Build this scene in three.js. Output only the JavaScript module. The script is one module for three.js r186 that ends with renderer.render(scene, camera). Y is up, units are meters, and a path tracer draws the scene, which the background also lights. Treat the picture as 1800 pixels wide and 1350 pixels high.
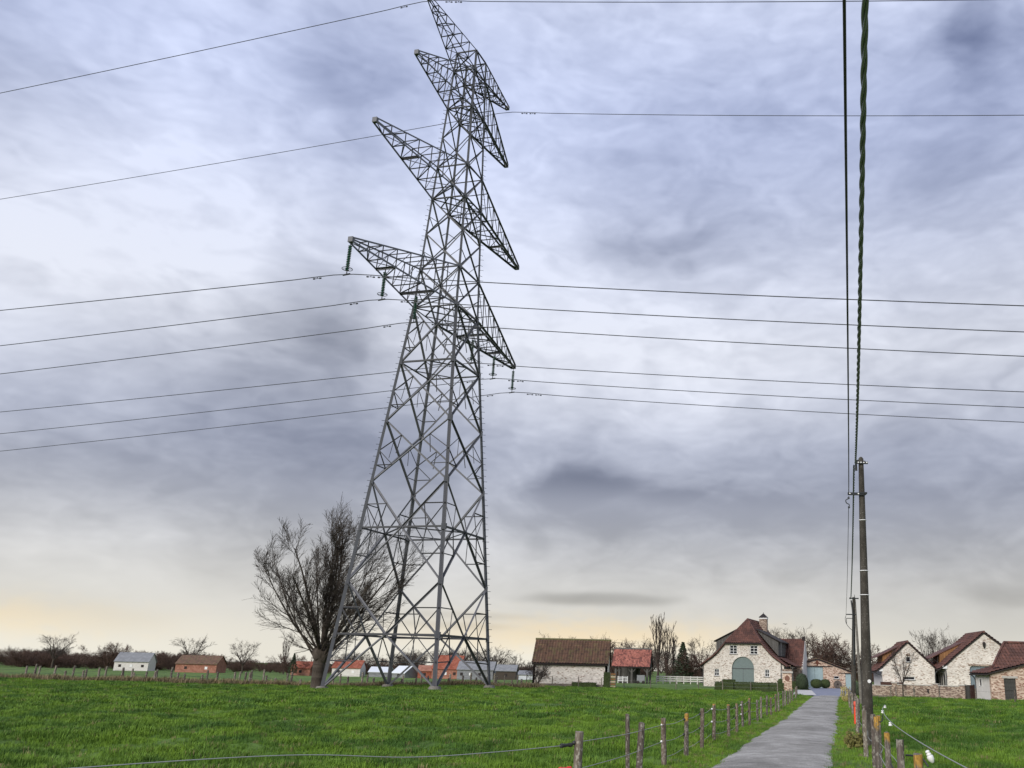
import * as THREE from 'three';
import { mergeGeometries } from 'three/addons/utils/BufferGeometryUtils.js';

// ---------------------------------------------------------------- camera, sky, sun, exposure
const EXPOSURE = 2.1;
const scene = new THREE.Scene();
const camera = new THREE.PerspectiveCamera(45.747, 2318 / 1350, 0.1, 4000);
camera.setViewOffset(2318, 1350, 0, 0, 1800, 1350);
camera.position.set(0, 1.9, 0);
camera.rotation.set(0.3049, 0, 0.023, 'XYZ');
scene.add(camera);

const renderer = new THREE.WebGLRenderer({ antialias: true });
renderer.toneMapping = THREE.LinearToneMapping;
renderer.toneMappingExposure = EXPOSURE;
renderer.shadowMap.enabled = true;

// a veiled sun behind the cloud, high over the photographer's left shoulder
const sun = new THREE.DirectionalLight(0xfff9f2, 1.5);
sun.position.set(-75, 75, 80);
sun.target.position.set(0, 0, -50);
sun.castShadow = true;
sun.shadow.radius = 55;
sun.shadow.mapSize.set(4096, 4096);
Object.assign(sun.shadow.camera, { left: -150, right: 150, top: 150, bottom: -150, near: 1, far: 500 });
scene.add(sun, sun.target);

// ---------------------------------------------------------------- seeded noise
function rngOf(seed) {
  let s = seed | 0;
  return () => { s = (s + 0x6d2b79f5) | 0; let t = Math.imul(s ^ (s >>> 15), 1 | s); t = (t + Math.imul(t ^ (t >>> 7), 61 | t)) ^ t; return ((t ^ (t >>> 14)) >>> 0) / 4294967296; };
}
const clamp = (x, a = 0, b = 1) => Math.min(b, Math.max(a, x));
const sstep = (a, b, x) => { const t = clamp((x - a) / (b - a)); return t * t * (3 - 2 * t); };
const mix = (a, b, t) => a + (b - a) * t;
function hash2(x, y) { let h = Math.imul(x | 0, 374761393) + Math.imul(y | 0, 668265263); h = Math.imul(h ^ (h >>> 13), 1274126177); return ((h ^ (h >>> 16)) >>> 0) / 4294967296; }
function vnoise(x, y, wrap = 0) {
  const ix = Math.floor(x), iy = Math.floor(y), fx = x - ix, fy = y - iy, u = fx * fx * fx * (fx * (fx * 6 - 15) + 10), v = fy * fy * fy * (fy * (fy * 6 - 15) + 10);
  const w = (a) => (wrap ? ((a % wrap) + wrap) % wrap : a);
  return mix(mix(hash2(w(ix), w(iy)), hash2(w(ix + 1), w(iy)), u), mix(hash2(w(ix), w(iy + 1)), hash2(w(ix + 1), w(iy + 1)), u), v);
}
function fbm(x, y, oct = 4, wrap = 0) { let s = 0, a = 0.5, t = 0; for (let i = 0; i < oct; i++) { s += a * vnoise(x + i * 17, y + i * 31, wrap); t += a; x *= 2; y *= 2; wrap *= 2; a *= 0.5; } return s / t; }
const lin = (c) => { c /= 255; return c <= 0.04045 ? c / 12.92 : Math.pow((c + 0.055) / 1.055, 2.4); };
const srgb = (c) => 255 * (c <= 0.0031308 ? 12.92 * c : 1.055 * Math.pow(c, 1 / 2.4) - 0.055);

// ---------------------------------------------------------------- the sky: a broken grey-blue cloud deck, clearer and warmer near the horizon
{
  const W = 4096, H = 2048, data = new Float32Array(W * H * 4);
  // overall brightness of the deck by azimuth (columns, degrees from straight ahead) and elevation (rows, degrees)
  const AZ = [-21.8, -16.7, -11.3, -5.7, 0, 5.7, 11.3, 16.7, 21.8];
  const EL = [40, 36.5, 33.3, 29.8, 26.3, 22.8, 19.4, 16.1, 12.8, 9.6, 6.2, 4.1, 2.3, 0.6];
  const GRID = [
    [194, 210, 216, 210, 210, 212, 214, 214, 196], [186, 204, 214, 208, 204, 200, 202, 188, 152], [176, 202, 216, 204, 192, 190, 194, 190, 168],
    [186, 212, 222, 203, 188, 192, 194, 184, 174], [206, 226, 230, 216, 198, 192, 204, 200, 192], [204, 226, 233, 229, 220, 215, 215, 210, 198],
    [160, 205, 231, 232, 230, 224, 219, 213, 206], [168, 190, 206, 214, 214, 206, 201, 198, 195], [150, 160, 180, 184, 181, 175, 170, 170, 174],
    [158, 166, 176, 168, 165, 160, 161, 160, 164], [184, 195, 205, 192, 184, 182, 179, 176, 178], [200, 208, 208, 202, 197, 198, 197, 194, 190],
    [211, 213, 208, 208, 208, 209, 205, 201, 199], [216, 220, 222, 226, 224, 223, 220, 215, 212]];
  const TINT = [37, 40, 41, 37, 30, 23, 18, 20, 22, 16, 3, -5, -11, -17];
  // [azimuth, elevation, half width, half height, change of brightness, tilt]
  const CLOUDS = [[-4.2, 10.9, 3.0, 1.0, -54, 0.04], [-2.4, 8.6, 2.2, 0.8, -30, 0.03], [1.0, 10.4, 1.9, 0.5, -28, 0.2], [7.0, 9.4, 5.0, 0.7, -12, -0.03], [-3.6, 4.0, 3.4, 0.34, -40, 0.0],
    [20.5, 4.7, 2.6, 0.5, -16, 0], [-1.6, 26.0, 2.4, 1.0, -24, 0], [1.9, 26.6, 1.8, 0.6, -24, 0.1], [2.2, 25.0, 1.0, 0.5, -18, 0], [21.5, 36.5, 2.0, 1.8, -12, 0], [8.2, 33.4, 1.2, 0.9, -16, 0],
    [-18.8, 18.6, 2.6, 1.3, -14, -0.1], [-12, 2.3, 2.4, 0.2, -14, 0], [-11, 2.9, 3.2, 0.2, -12, 0]];
  const cub = (p, q, r, s, t) => q + 0.5 * t * (r - p + t * (2 * p - 5 * q + 4 * r - s + t * (3 * (q - r) + s - p)));
  const pick = (arr, t) => { const n = arr.length - 1, i = Math.floor(clamp(t, 0, n - 1e-4)), f = clamp(t, 0, n) - i, g = (k) => arr[clamp(k, 0, n)]; return cub(g(i - 1), g(i), g(i + 1), g(i + 2), f); };
  const colAt = (az) => { if (az <= AZ[0]) return 0; for (let i = 0; i < 8; i++) if (az < AZ[i + 1]) return i + (az - AZ[i]) / (AZ[i + 1] - AZ[i]); return 8; };
  const rowAt = (el) => { if (el >= EL[0]) return 0; for (let i = 0; i < 13; i++) if (el > EL[i + 1]) return i + (EL[i] - el) / (EL[i] - EL[i + 1]); return 13; };
  for (let j = 0; j < H; j++) {
    const el0 = ((j + 0.5) / H - 0.5) * 180;
    for (let i = 0; i < W; i++) {
      const round = ((i + 0.5) / W - 0.5) * 360;                       // three.js: x = cos, z = sin
      let az = round + 90; if (az > 180) az -= 360;                    // 0 = straight ahead (-z), positive to the right
      const o = (j * W + i) * 4; data[o + 3] = 1;
      const el = Math.max(el0, -2);
      // fold azimuth so the deck in view goes on all round; overhead it melts into its mean
      let fa = az; while (fa > 21.8 || fa < -21.8) fa = fa > 21.8 ? 43.6 - fa : -43.6 - fa;
      const near = Math.abs(az) < 60;
      const sx = az * 0.22, sy = el * 0.42 + 7;
      const wx = (fbm(sx * 0.8 + 40, sy * 0.8, 3) - 0.5), wy = (fbm(sx * 0.8 + 90, sy * 0.8 + 30, 3) - 0.5);
      const wa = fa + wx * 6, we = el + wy * 3.2 * sstep(0, 6, el);
      const c = colAt(wa), r = rowAt(we);
      const rows = [-1, 0, 1, 2].map((d) => pick(GRID[clamp(Math.floor(r) + d, 0, 13)], c));
      let L = cub(rows[0], rows[1], rows[2], rows[3], r - Math.floor(r));
      const top = sstep(38, 62, el); L = mix(L, 202, top);
      let cl = 0;
      if (near) for (const [ca, ce, cw, ch, dv, tilt] of CLOUDS) {
        const kw = Math.min(1, ch), dx = az + wx * 3.2 - ca, dy = el + wy * 1.5 * kw - ce - tilt * dx, q = (dx / cw) ** 2 + (dy / ch) ** 2;
        if (q < 6) cl += dv * Math.exp(-q * q * 0.35 - q * 0.35);
      }
      L += cl;
      const fine = fbm(sx * 2.1 + wx * 3, sy * 2.6 + wy * 3, 5) - 0.5, fine2 = fbm(sx * 6 + 9, sy * 8 + wx * 6, 4) - 0.5;
      const wisp = fbm(sx * 3.4 + wy * 5 + 20, sy * 9 + wx * 4, 5) - 0.5; L += 8 + (fine * 30 + wisp * 8 + fine2 * 7) * sstep(1, 9, el) * mix(1, 0.5, top);
      const low = mix(166, 100, sstep(9.4, 13.4, el)); L = low + Math.log1p(Math.exp((L - low) / 7)) * 7; L = Math.min(L, 240);
      let tint = pick(TINT, rowAt(el)) + (218 - L) * 0.06 * sstep(3, 12, el);
      const warm = Math.exp(-((el - 1.9 - (fine2 * 0.8)) ** 2) / 0.9) * Math.exp(-((fa + 3) ** 2) / 110);
      tint -= warm * 26;
      const R = L - tint * 0.45 + warm * 7, G = L - tint * 0.2 - warm * 1, B = L + tint * 0.55 - warm * 4;
      data[o] = lin(R) / EXPOSURE; data[o + 1] = lin(G) / EXPOSURE; data[o + 2] = lin(B) / EXPOSURE;
    }
  }
  const sky = new THREE.DataTexture(data, W, H, THREE.RGBAFormat, THREE.FloatType);
  sky.mapping = THREE.EquirectangularReflectionMapping; sky.magFilter = THREE.LinearFilter; sky.minFilter = THREE.LinearFilter; sky.needsUpdate = true;
  scene.background = sky; scene.environment = sky;
}

// ---------------------------------------------------------------- textures and materials
function tex(size, metres, fn, isSrgb = true) {
  const d = new Uint8Array(size * size * 4);
  for (let y = 0; y < size; y++) for (let x = 0; x < size; x++) { const c = fn(x / size, y / size, x, y), o = (y * size + x) * 4; d[o] = clamp(c[0], 0, 255); d[o + 1] = clamp(c[1], 0, 255); d[o + 2] = clamp(c[2], 0, 255); d[o + 3] = 255; }
  const t = new THREE.DataTexture(d, size, size, THREE.RGBAFormat);
  t.wrapS = t.wrapT = THREE.RepeatWrapping; t.magFilter = THREE.LinearFilter; t.minFilter = THREE.LinearMipmapLinearFilter; t.generateMipmaps = true;
  t.repeat.set(1 / metres, 1 / metres); if (isSrgb) t.colorSpace = THREE.SRGBColorSpace; t.needsUpdate = true;
  return t;
}
const std = (o) => new THREE.MeshStandardMaterial({ roughness: 0.9, metalness: 0, ...o });
const plain = (r, g, b, o = {}) => std({ color: new THREE.Color(`rgb(${r},${g},${b})`), ...o });
const speckle = (r, g, b, amount, metres, size = 128, extra = {}) => std({ map: tex(size, metres, (u, v, x, y) => { const n = (fbm(u * 8, v * 8, 4, 8) - 0.5) * 2 * amount + (hash2(x + 7, y + 3) - 0.5) * amount * 0.7; return [r + n, g + n, b + n]; }), ...extra });
function brickTex(seed, base, dark, pDark, mortar) {
  const BW = 16, BH = 6;                                                // texture of 512 px over 6.4 m: 0.2 x 0.075 m bricks
  return tex(512, 6.4, (u, v, x, y) => {
    const row = Math.floor(y / BH), xx = (x + (row % 2) * 8) % 512, col = Math.floor(xx / BW), ex = xx % BW, ey = y % BH;
    const h = hash2(col + seed * 91, row + seed * 57), streak = fbm(u * 20 + seed, v * 52, 3, 0), patch = fbm(u * 5 + seed * 3, v * 5, 3, 5);
    let c = base.map((k) => k + (h - 0.5) * 36 + (patch - 0.5) * 30);
    if (hash2(col + 5 + seed, row + 11) < pDark * (0.8 + 0.9 * sstep(0.5, 0.72, streak))) c = dark.map((k) => k + (h - 0.5) * 40);
    if (ex < 1 || ey < 1) c = mortar.map((k, i) => mix(k, c[i], 0.35) + (patch - 0.5) * 30);
    return c;
  });
}
const M = {
  brickWhite: std({ map: brickTex(1, [210, 202, 192], [158, 140, 126], 0.14, [196, 188, 178]), roughness: 0.95 }),
  brickPale: std({ map: brickTex(2, [212, 204, 195], [160, 142, 128], 0.12, [200, 192, 182]), roughness: 0.95 }),
  brickWarm: std({ map: brickTex(3, [194, 172, 152], [138, 104, 86], 0.3, [186, 172, 158]), roughness: 0.95 }),
  brickGarden: std({ map: brickTex(4, [164, 147, 130], [112, 92, 80], 0.42, [160, 148, 136]), roughness: 0.95 }),
  plinth: speckle(116, 106, 96, 22, 1.2),
  render: speckle(206, 202, 196, 9, 2),
  tileRed: std({ map: tex(256, 4, (u, v, x, y) => { const h = hash2(Math.floor(u * 16), Math.floor(v * 12)), n = fbm(u * 9, v * 9, 4, 9) - 0.5; return [80 + h * 24 + n * 34, 54 + h * 15 + n * 24, 47 + h * 12 + n * 20]; }), roughness: 0.8 }),
  tileBrown: std({ map: tex(256, 4, (u, v, x, y) => { const h = hash2(Math.floor(u * 16) + 9, Math.floor(v * 12)), n = fbm(u * 9, v * 9, 4, 9) - 0.5, moss = sstep(0.55, 0.72, fbm(u * 14 + 5, v * 14, 3, 14)); return [mix(84 + h * 28 + n * 34, 108, moss * 0.6), mix(64 + h * 20 + n * 26, 102, moss * 0.6), mix(52 + h * 14 + n * 22, 64, moss * 0.6)]; }), roughness: 0.88 }),
  tileOrange: std({ map: tex(256, 4, (u, v, x, y) => { const h = hash2(Math.floor(u * 20) + 3, Math.floor(v * 16)), n = fbm(u * 9, v * 9, 4, 9) - 0.5; const d = h < 0.25 ? -22 : 0; return [136 + h * 40 + n * 34 + d, 84 + h * 32 + n * 26 + d * 0.6, 74 + h * 28 + n * 22 + d * 0.4]; }), roughness: 0.85 }),
  farOrange: speckle(138, 78, 58, 26, 3), farGrey: speckle(126, 128, 130, 14, 3), farWhite: plain(206, 210, 214, { roughness: 0.6 }), farBrick: speckle(150, 104, 86, 22, 3),
  ridge: plain(92, 50, 42), dark: plain(44, 38, 36), lead: plain(70, 72, 74, { roughness: 0.6 }),
  woodDark: std({ map: tex(128, 1.2, (u, v, x) => { const g = hash2(Math.floor(u * 8), 3) * 16 + (fbm(u * 40, v * 3, 3, 0) - 0.5) * 30; return [78 + g, 76 + g, 72 + g]; }) }),
  woodBrown: std({ map: tex(128, 1.2, (u, v, x) => { const g = hash2(Math.floor(u * 8), 5) * 20 + (fbm(u * 40, v * 3, 3, 0) - 0.5) * 36; return [126 + g, 90 + g * 0.8, 56 + g * 0.6]; }) }),
  gateBrown: speckle(70, 46, 38, 14, 0.7),
  doorGreen: speckle(104, 118, 116, 5, 0.9, 128, { roughness: 0.6 }), doorBlue: speckle(150, 170, 172, 6, 0.9, 128, { roughness: 0.6 }), doorDark: speckle(66, 66, 62, 12, 0.6),
  white: plain(222, 222, 220, { roughness: 0.5 }), glass: plain(22, 26, 32, { roughness: 0.08 }), stone: speckle(176, 172, 164, 14, 0.8), sill: speckle(120, 118, 114, 10, 0.5),
  steel: std({ color: new THREE.Color('rgb(98,99,103)'), roughness: 0.62, metalness: 0.3 }), steelThin: std({ color: new THREE.Color('rgb(66,67,70)'), roughness: 0.65, metalness: 0.3 }),
  concrete: speckle(112, 108, 100, 20, 0.5), insul: std({ color: new THREE.Color('rgb(34,84,70)'), roughness: 0.15 }), metalDark: plain(52, 54, 56, { roughness: 0.5, metalness: 0.5 }), wire: plain(58, 60, 64, { roughness: 0.6, metalness: 0.3 }),
  cable: plain(118, 124, 126, { roughness: 0.6 }), cableBlack: plain(44, 46, 46, { roughness: 0.6 }),
  bark: std({ map: tex(128, 0.8, (u, v) => { const n = (fbm(u * 12, v * 4, 4, 4) - 0.5) * 46; return [66 + n, 58 + n, 50 + n]; }) }), twig: plain(64, 54, 48), twigReddish: plain(82, 62, 52), trunkFar: plain(66, 58, 50),
  evergreen: std({ color: new THREE.Color('rgb(50,62,40)'), side: THREE.DoubleSide }), hedge: std({ color: new THREE.Color('rgb(58,70,34)'), side: THREE.DoubleSide }), scrub: std({ color: new THREE.Color('rgb(84,80,64)'), side: THREE.DoubleSide }),
};
// weathered round fence posts with lichen, some with an ochre crust on the head
const postTex = (r, g, b, seed, lichen, crust) => tex(256, 1.3, (u, v) => {
  const n = (fbm(u * 22 + seed, v * 6, 4, 0) - 0.5) * 60, l = sstep(0.56, 0.66, fbm(u * 30 + seed * 7, v * 30, 3, 0)) * lichen, m = crust ? sstep(-0.03, 0.03, v - crust + (fbm(u * 9 + seed, v * 9, 3, 0) - 0.5) * 0.16) * sstep(0.3, 0.5, fbm(u * 26, v * 26 + seed, 3, 0) + 0.18) : 0, k = (fbm(u * 40 + 3, v * 40, 3, 0) - 0.5) * 90;
  return [mix(mix(r + n, 166, l), 158 + k, m), mix(mix(g + n, 164, l), 122 + k * 0.85, m), mix(mix(b + n, 152, l), 56 + k * 0.5, m)]; });
M.post = [std({ map: postTex(108, 99, 88, 1, 0.7, 0) }), std({ map: postTex(96, 84, 73, 2, 0.45, 0.975) }), std({ map: postTex(84, 75, 68, 3, 0.6, 0) })];
M.postOchre = std({ map: postTex(92, 84, 76, 5, 0.5, 0.9) });
M.pole = std({ map: tex(256, 1.6, (u, v, x, y) => { const n = (fbm(u * 14, v * 7, 4, 7) - 0.5) * 40, l = hash2(Math.floor(x / 2), Math.floor(y / 2)) < 0.014 ? 80 : 0; return [62 + n + l, 58 + n + l, 51 + n + l]; }) });

// ---------------------------------------------------------------- builders
const taken = new Map();
function numbered(n) { const k = (taken.get(n) ?? -1) + 1; taken.set(n, k); return k ? `${n}_${String(k).padStart(3, '0')}` : n; }
const shade = (o) => { o.castShadow = true; o.receiveShadow = true; return o; };
function tag(o, label, category, group, kind) { if (label) o.userData.label = label; if (category) o.userData.category = category; if (group) o.userData.group = group; if (kind) o.userData.kind = kind; return o; }
function thing(name, label, category, [x, y, z] = [0, 0, 0], turn = 0, group) { const g = new THREE.Group(); g.name = numbered(name); g.position.set(x, y, z); g.rotation.y = turn; scene.add(g); return tag(g, label, category, group); }
function part(name, geo, mat, parent) { const m = shade(new THREE.Mesh(geo, mat)); m.name = name; parent.add(m); return m; }
function sub(name, parent) { const g = new THREE.Group(); g.name = name; parent.add(g); return g; }
function single(name, geo, mat, label, category, group, kind) { const m = shade(new THREE.Mesh(geo, mat)); m.name = numbered(name); scene.add(m); return tag(m, label, category, group, kind); }
function structure(name, geo, mat) { const m = shade(new THREE.Mesh(geo, mat)); m.name = name; m.userData.kind = 'structure'; scene.add(m); return m; }
const V = (x, y, z) => new THREE.Vector3(x, y, z);
function box(w, h, d, x = 0, y = 0, z = 0) {                            // uv in metres; x, y, z = centre
  const g = new THREE.BoxGeometry(w, h, d), uv = g.attributes.uv, s = [[d, h], [d, h], [w, d], [w, d], [w, h], [w, h]];
  for (let i = 0; i < 24; i++) { const [a, b] = s[i >> 2]; uv.setXY(i, uv.getX(i) * a, uv.getY(i) * b); }
  return g.translate(x, y, z);
}
const span = (x0, x1, y0, y1, z0, z1) => box(x1 - x0, y1 - y0, z1 - z0, (x0 + x1) / 2, (y0 + y1) / 2, (z0 + z1) / 2);
function rod(p, q, r, sides = 6, r2 = r) {                              // tapered bar between two points
  const d = V(...q).sub(V(...p)), L = d.length(), g = new THREE.CylinderGeometry(r2, r, L, sides, 1);
  const uv = g.attributes.uv; for (let i = 0; i < uv.count; i++) uv.setXY(i, uv.getX(i) * 6.28 * r, uv.getY(i) * L);
  return g.translate(0, L / 2, 0).applyQuaternion(new THREE.Quaternion().setFromUnitVectors(V(0, 1, 0), d.normalize())).translate(...p);
}
const merged = (list) => mergeGeometries(list.map((g) => { const h = g.index ? g.toNonIndexed() : g; for (const k of Object.keys(h.attributes)) if (!['position', 'normal', 'uv'].includes(k)) h.deleteAttribute(k); return h; }));
function tube(points, r, seg = 60, sides = 6) { return new THREE.TubeGeometry(new THREE.CatmullRomCurve3(points.map((p) => V(...p))), seg, r, sides); }
function mesh3(pos, idx, uv) { const g = new THREE.BufferGeometry(); g.setAttribute('position', new THREE.Float32BufferAttribute(pos, 3)); if (uv) g.setAttribute('uv', new THREE.Float32BufferAttribute(uv, 2)); if (idx) g.setIndex(idx); g.computeVertexNormals(); return g; }

// ---------------------------------------------------------------- the ground
const LEFT = [[-60, -14.9], [20.45, 1.21], [26.3, 2.4], [32.6, 3.65], [40.6, 5.41], [50, 7.25], [61.8, 9.55], [74, 11.9], [82.4, 13.6], [90, 15.2]];
const RIGHT = [[-60, -12.3], [21.0, 3.87], [25.9, 4.81], [33.6, 6.44], [44.5, 8.57], [60, 11.6], [74.7, 14.5], [86, 16.8], [90, 18.4]];
const along = (T, s) => { for (let i = 0; i < T.length - 1; i++) if (s < T[i + 1][0]) return mix(T[i][1], T[i + 1][1], (s - T[i][0]) / (T[i + 1][0] - T[i][0])); return T[T.length - 1][1]; };
const roadL = (d) => along(LEFT, d) + (fbm(d * 0.9, 3, 3) - 0.5) * 0.2, roadR = (d) => along(RIGHT, d) + (fbm(d * 0.9, 9, 3) - 0.5) * 0.22;   // d = metres ahead of the camera
function lay(x, z) { const d = -z; return -1.5 * sstep(115, 260, d) * sstep(0, -45, x) - 0.3 * sstep(-17, -30, x) * (1 - sstep(100, 140, d)); }   // the lie of the land
function onRoad(x, z, m = 0) { const d = -z; return d < 89 && x > roadL(d) - m && x < roadR(d) + m; }
function inYard(x, z) { const d = -z; return d > 86 && x > 6.5 && x < 60 && (d > 112 || x > 12.5 + (d - 86) * 0.12) && d < 170; }
function ground(x, z) {
  const d = -z, y = lay(x, z), lump = (fbm(x * 0.42 + 50, z * 0.42, 3) - 0.5) * 0.36 + (vnoise(x * 1.4, z * 1.1) - 0.5) * 0.16;
  let k = sstep(6, 14, d) * (1 - 0.8 * sstep(90, 130, d));
  if (d < 92) { const e = Math.max(along(LEFT, d) - x, x - along(RIGHT, d)); k *= sstep(0.1, 1.6, e); if (e < 0.25) return y - 0.035; }
  if (inYard(x, z)) return y - 0.01;
  return y + lump * k;
}
{
  const xs = [], zs = [];
  for (const s of [-2400, -1200, -700, -420, -300, -240, -200, -170, -150, -132, -118, -106, -98]) xs.push(s);
  for (let x = -92; x <= 46; x += 0.5) xs.push(x);
  for (const s of [52, 60, 72, 90, 120, 160, 220, 320, 500, 900, 1500, 2400]) xs.push(s);
  for (const s of [700, 300, 120, 60, 30, 15, 6, 0]) zs.push(s);
  for (let z = -5; z >= -120; z -= 0.5) zs.push(z);
  for (let z = -122; z >= -270; z -= 4) zs.push(z);
  for (const s of [-290, -320, -360, -420, -520, -700, -1000, -1600, -2600]) zs.push(s);
  const pos = [], uv = [], idx = [], nx = xs.length;
  for (const z of zs) for (const x of xs) { pos.push(x, ground(x, z), z); uv.push(x, z); }
  for (let j = 0; j < zs.length - 1; j++) for (let i = 0; i < nx - 1; i++) { const a = j * nx + i, b = a + nx; idx.push(a, a + 1, b, a + 1, b + 1, b); }
  const map = tex(1024, 24, (u, v, x, y) => {
    const n = fbm(u * 24, v * 24, 5, 24), p = fbm(u * 5, v * 5, 3, 5), f = hash2(x, y);
    const dry = sstep(0.6, 0.78, fbm(u * 40 + 3, v * 40, 3, 40)), g = 0.62 + n * 0.55 + (f - 0.5) * 0.3;
    return [mix((64 + p * 32) * g, 104, dry * 0.3), mix((98 + p * 28) * g, 114, dry * 0.3), mix(17 * g, 38, dry * 0.3)];
  });
  structure('ground', mesh3(pos, idx, uv), std({ map, roughness: 1 }));
}
{ // the drive: worn asphalt, ragged at the edges
  const pos = [], uv = [], idx = [], N = 700, K = 10;
  for (let j = 0; j <= N; j++) { const d = -30 + (j / N) * 119, a = roadL(d), b = roadR(d); for (let i = 0; i <= K; i++) { const t = i / K, x = mix(a, b, t); pos.push(x, 0.012 + 0.03 * Math.sin(t * Math.PI) - (i === 0 || i === K ? 0.045 : 0), -d); uv.push(x, d); } }
  for (let j = 0; j < N; j++) for (let i = 0; i < K; i++) { const a = j * (K + 1) + i, b = a + K + 1; idx.push(a, a + 1, b, a + 1, b + 1, b); }
  const map = tex(1024, 7, (u, v, x, y) => {
    const n = (fbm(u * 20, v * 20, 4, 20) - 0.5) * 52, f = (hash2(x, y) - 0.5) * 66 + (hash2(x >> 1, y >> 1) - 0.5) * 40, chip = hash2(x >> 3, (y >> 2) + 99) < 0.004 ? 70 * hash2(x >> 1, y >> 1) : 0, worn = (fbm(u * 6 + 4, v * 3, 4, 3) - 0.5) * 58, t = 134 + n + f + chip + worn;
    return [t + 4, t + 1, t - 6];
  });
  structure('road', mesh3(pos, idx, uv), std({ map, roughness: 0.9 }));
}
const sheet = (pts, y) => { const s = new THREE.Shape(pts.map(([x, d]) => new THREE.Vector2(x, d))), g = new THREE.ShapeGeometry(s); g.rotateX(-Math.PI / 2); g.translate(0, y, 0); return g; };
structure('forecourt_paving', sheet([[14.6, 86.5], [17.6, 86.5], [20, 92], [27, 112], [40, 156], [24, 156], [19.6, 118], [15.6, 95]], 0.03), std({ map: tex(512, 6, (u, v, x, y) => { const h = hash2(Math.floor(u * 40) + 3, Math.floor(v * 40)), n = (fbm(u * 5, v * 5, 3, 5) - 0.5) * 20; return [112 + h * 22 + n, 116 + h * 22 + n, 130 + h * 24 + n]; }) }));
structure('concrete_path', sheet([[12.9, 88.5], [15.3, 89.5], [19.4, 117], [17.6, 117]], 0.034), speckle(186, 184, 180, 12, 2));

// ---------------------------------------------------------------- grass
{
  const blade = [], R = rngOf(5);
  const shape = (n, h, w, spread) => { const p = [], ix = []; for (let k = 0; k < n; k++) { const a = R() * 6.28, r = R() * spread, bx = Math.cos(a) * r, bz = Math.sin(a) * r, t = R() * 6.28, hh = h * (0.6 + R() * 0.7), le = hh * (0.25 + R() * 0.7), lx = Math.cos(t) * le, lz = Math.sin(t) * le, px = Math.cos(t + 1.57) * w, pz = Math.sin(t + 1.57) * w, o = p.length / 3; p.push(bx - px, -0.03, bz - pz, bx + px, -0.03, bz + pz, bx + lx * 0.4 - px * 0.7, hh * 0.65, bz + lz * 0.4 - pz * 0.7, bx + lx * 0.4 + px * 0.7, hh * 0.65, bz + lz * 0.4 + pz * 0.7, bx + lx, hh * 0.92, bz + lz); ix.push(o, o + 1, o + 2, o + 1, o + 3, o + 2, o + 2, o + 3, o + 4); } return mesh3(p, ix); };
  const near = shape(14, 0.1, 0.007, 0.13), far = shape(12, 0.12, 0.014, 0.22);
  const mat = std({ color: 0xffffff, side: THREE.DoubleSide, roughness: 0.75 });
  const field = (name, geo, d0, d1, perM, seed, label) => {
    const r = rngOf(seed), list = [], half = (d) => d * 0.44 + 3;
    for (let d = d0; d < d1; d += 0.5) { const w0 = -(d * 0.79 + 3), w1 = half(d) + 1, n = Math.round(perM * (w1 - w0) * 0.5 * (1 - 0.55 * (d - d0) / (d1 - d0))); for (let k = 0; k < n; k++) { const x = mix(w0, w1, r()), z = -d - r() * 0.5; if (onRoad(x, z, -0.32 * r() * r() + 0.06) || inYard(x, z)) continue; const c = fbm(x * 0.6, z * 0.6, 3); if (r() > sstep(0.22, 0.6, c) * 0.8 + 0.25) continue; list.push(x, z, c); } }
    const im = new THREE.InstancedMesh(geo, mat, list.length / 3), m = new THREE.Matrix4(), q = new THREE.Quaternion(), col = new THREE.Color();
    for (let i = 0; i < list.length / 3; i++) {
      const [x, z, c] = [list[i * 3], list[i * 3 + 1], list[i * 3 + 2]], verge = -z < 90 && Math.max(along(LEFT, -z) - x, x - along(RIGHT, -z)) < 1.0;
      const s = (0.55 + r() * 0.7) * (verge ? 0.6 : 0.75 + (c - 0.3) * 1.1);
      m.compose(V(x, ground(x, z), z), q.setFromAxisAngle(V(0, 1, 0), r() * 6.28), V(s, s * (0.8 + r() * 0.5), s)); im.setMatrixAt(i, m);
      const t = clamp(fbm(x * 0.8 + 8, z * 0.55, 4) * 2.4 - 0.75 + (r() - 0.5) * 0.4 + (verge ? 0.4 : 0)), straw = r() < (verge ? 0.1 : 0.03) ? 1 : 0;
      col.setRGB(mix(mix(0.042, 0.13, t), 0.2, straw), mix(mix(0.11, 0.235, t), 0.17, straw), mix(mix(0.005, 0.012, t), 0.07, straw)); im.setColorAt(i, col);
    }
    im.name = numbered(name); im.castShadow = im.receiveShadow = true; scene.add(im); tag(im, label, 'grass', null, 'stuff');
  };
  { const r = rngOf(88), n = 6000, im = new THREE.InstancedMesh(far, mat, n), m = new THREE.Matrix4(), q = new THREE.Quaternion(), col = new THREE.Color();   // dead grass left standing along the pasture fence
    for (let i = 0; i < n; i++) { const x = mix(-76, -11, r()), z = -91.5 - Math.max(0, x + 34) * 0.1 - r() * r() * 5, s = 1 + r() * 1.6; m.compose(V(x, ground(x, z), z), q.setFromAxisAngle(V(0, 1, 0), r() * 6.28), V(s, s * (1 + r()), s)); im.setMatrixAt(i, m); const t = r(); col.setRGB(mix(0.1, 0.26, t), mix(0.085, 0.2, t), mix(0.045, 0.1, t)); im.setColorAt(i, col); }
    im.name = 'dry_grass'; im.castShadow = im.receiveShadow = true; scene.add(im); tag(im, 'brown dead grass standing along the pasture fence behind the pylon', 'grass', null, 'stuff'); }
  field('meadow_grass', near, 12, 38, 190, 11, 'short lush green meadow grass either side of the drive');
  field('meadow_grass', far, 38, 100, 60, 12, 'green pasture grass stretching back to the barns and pylon');
}


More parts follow.
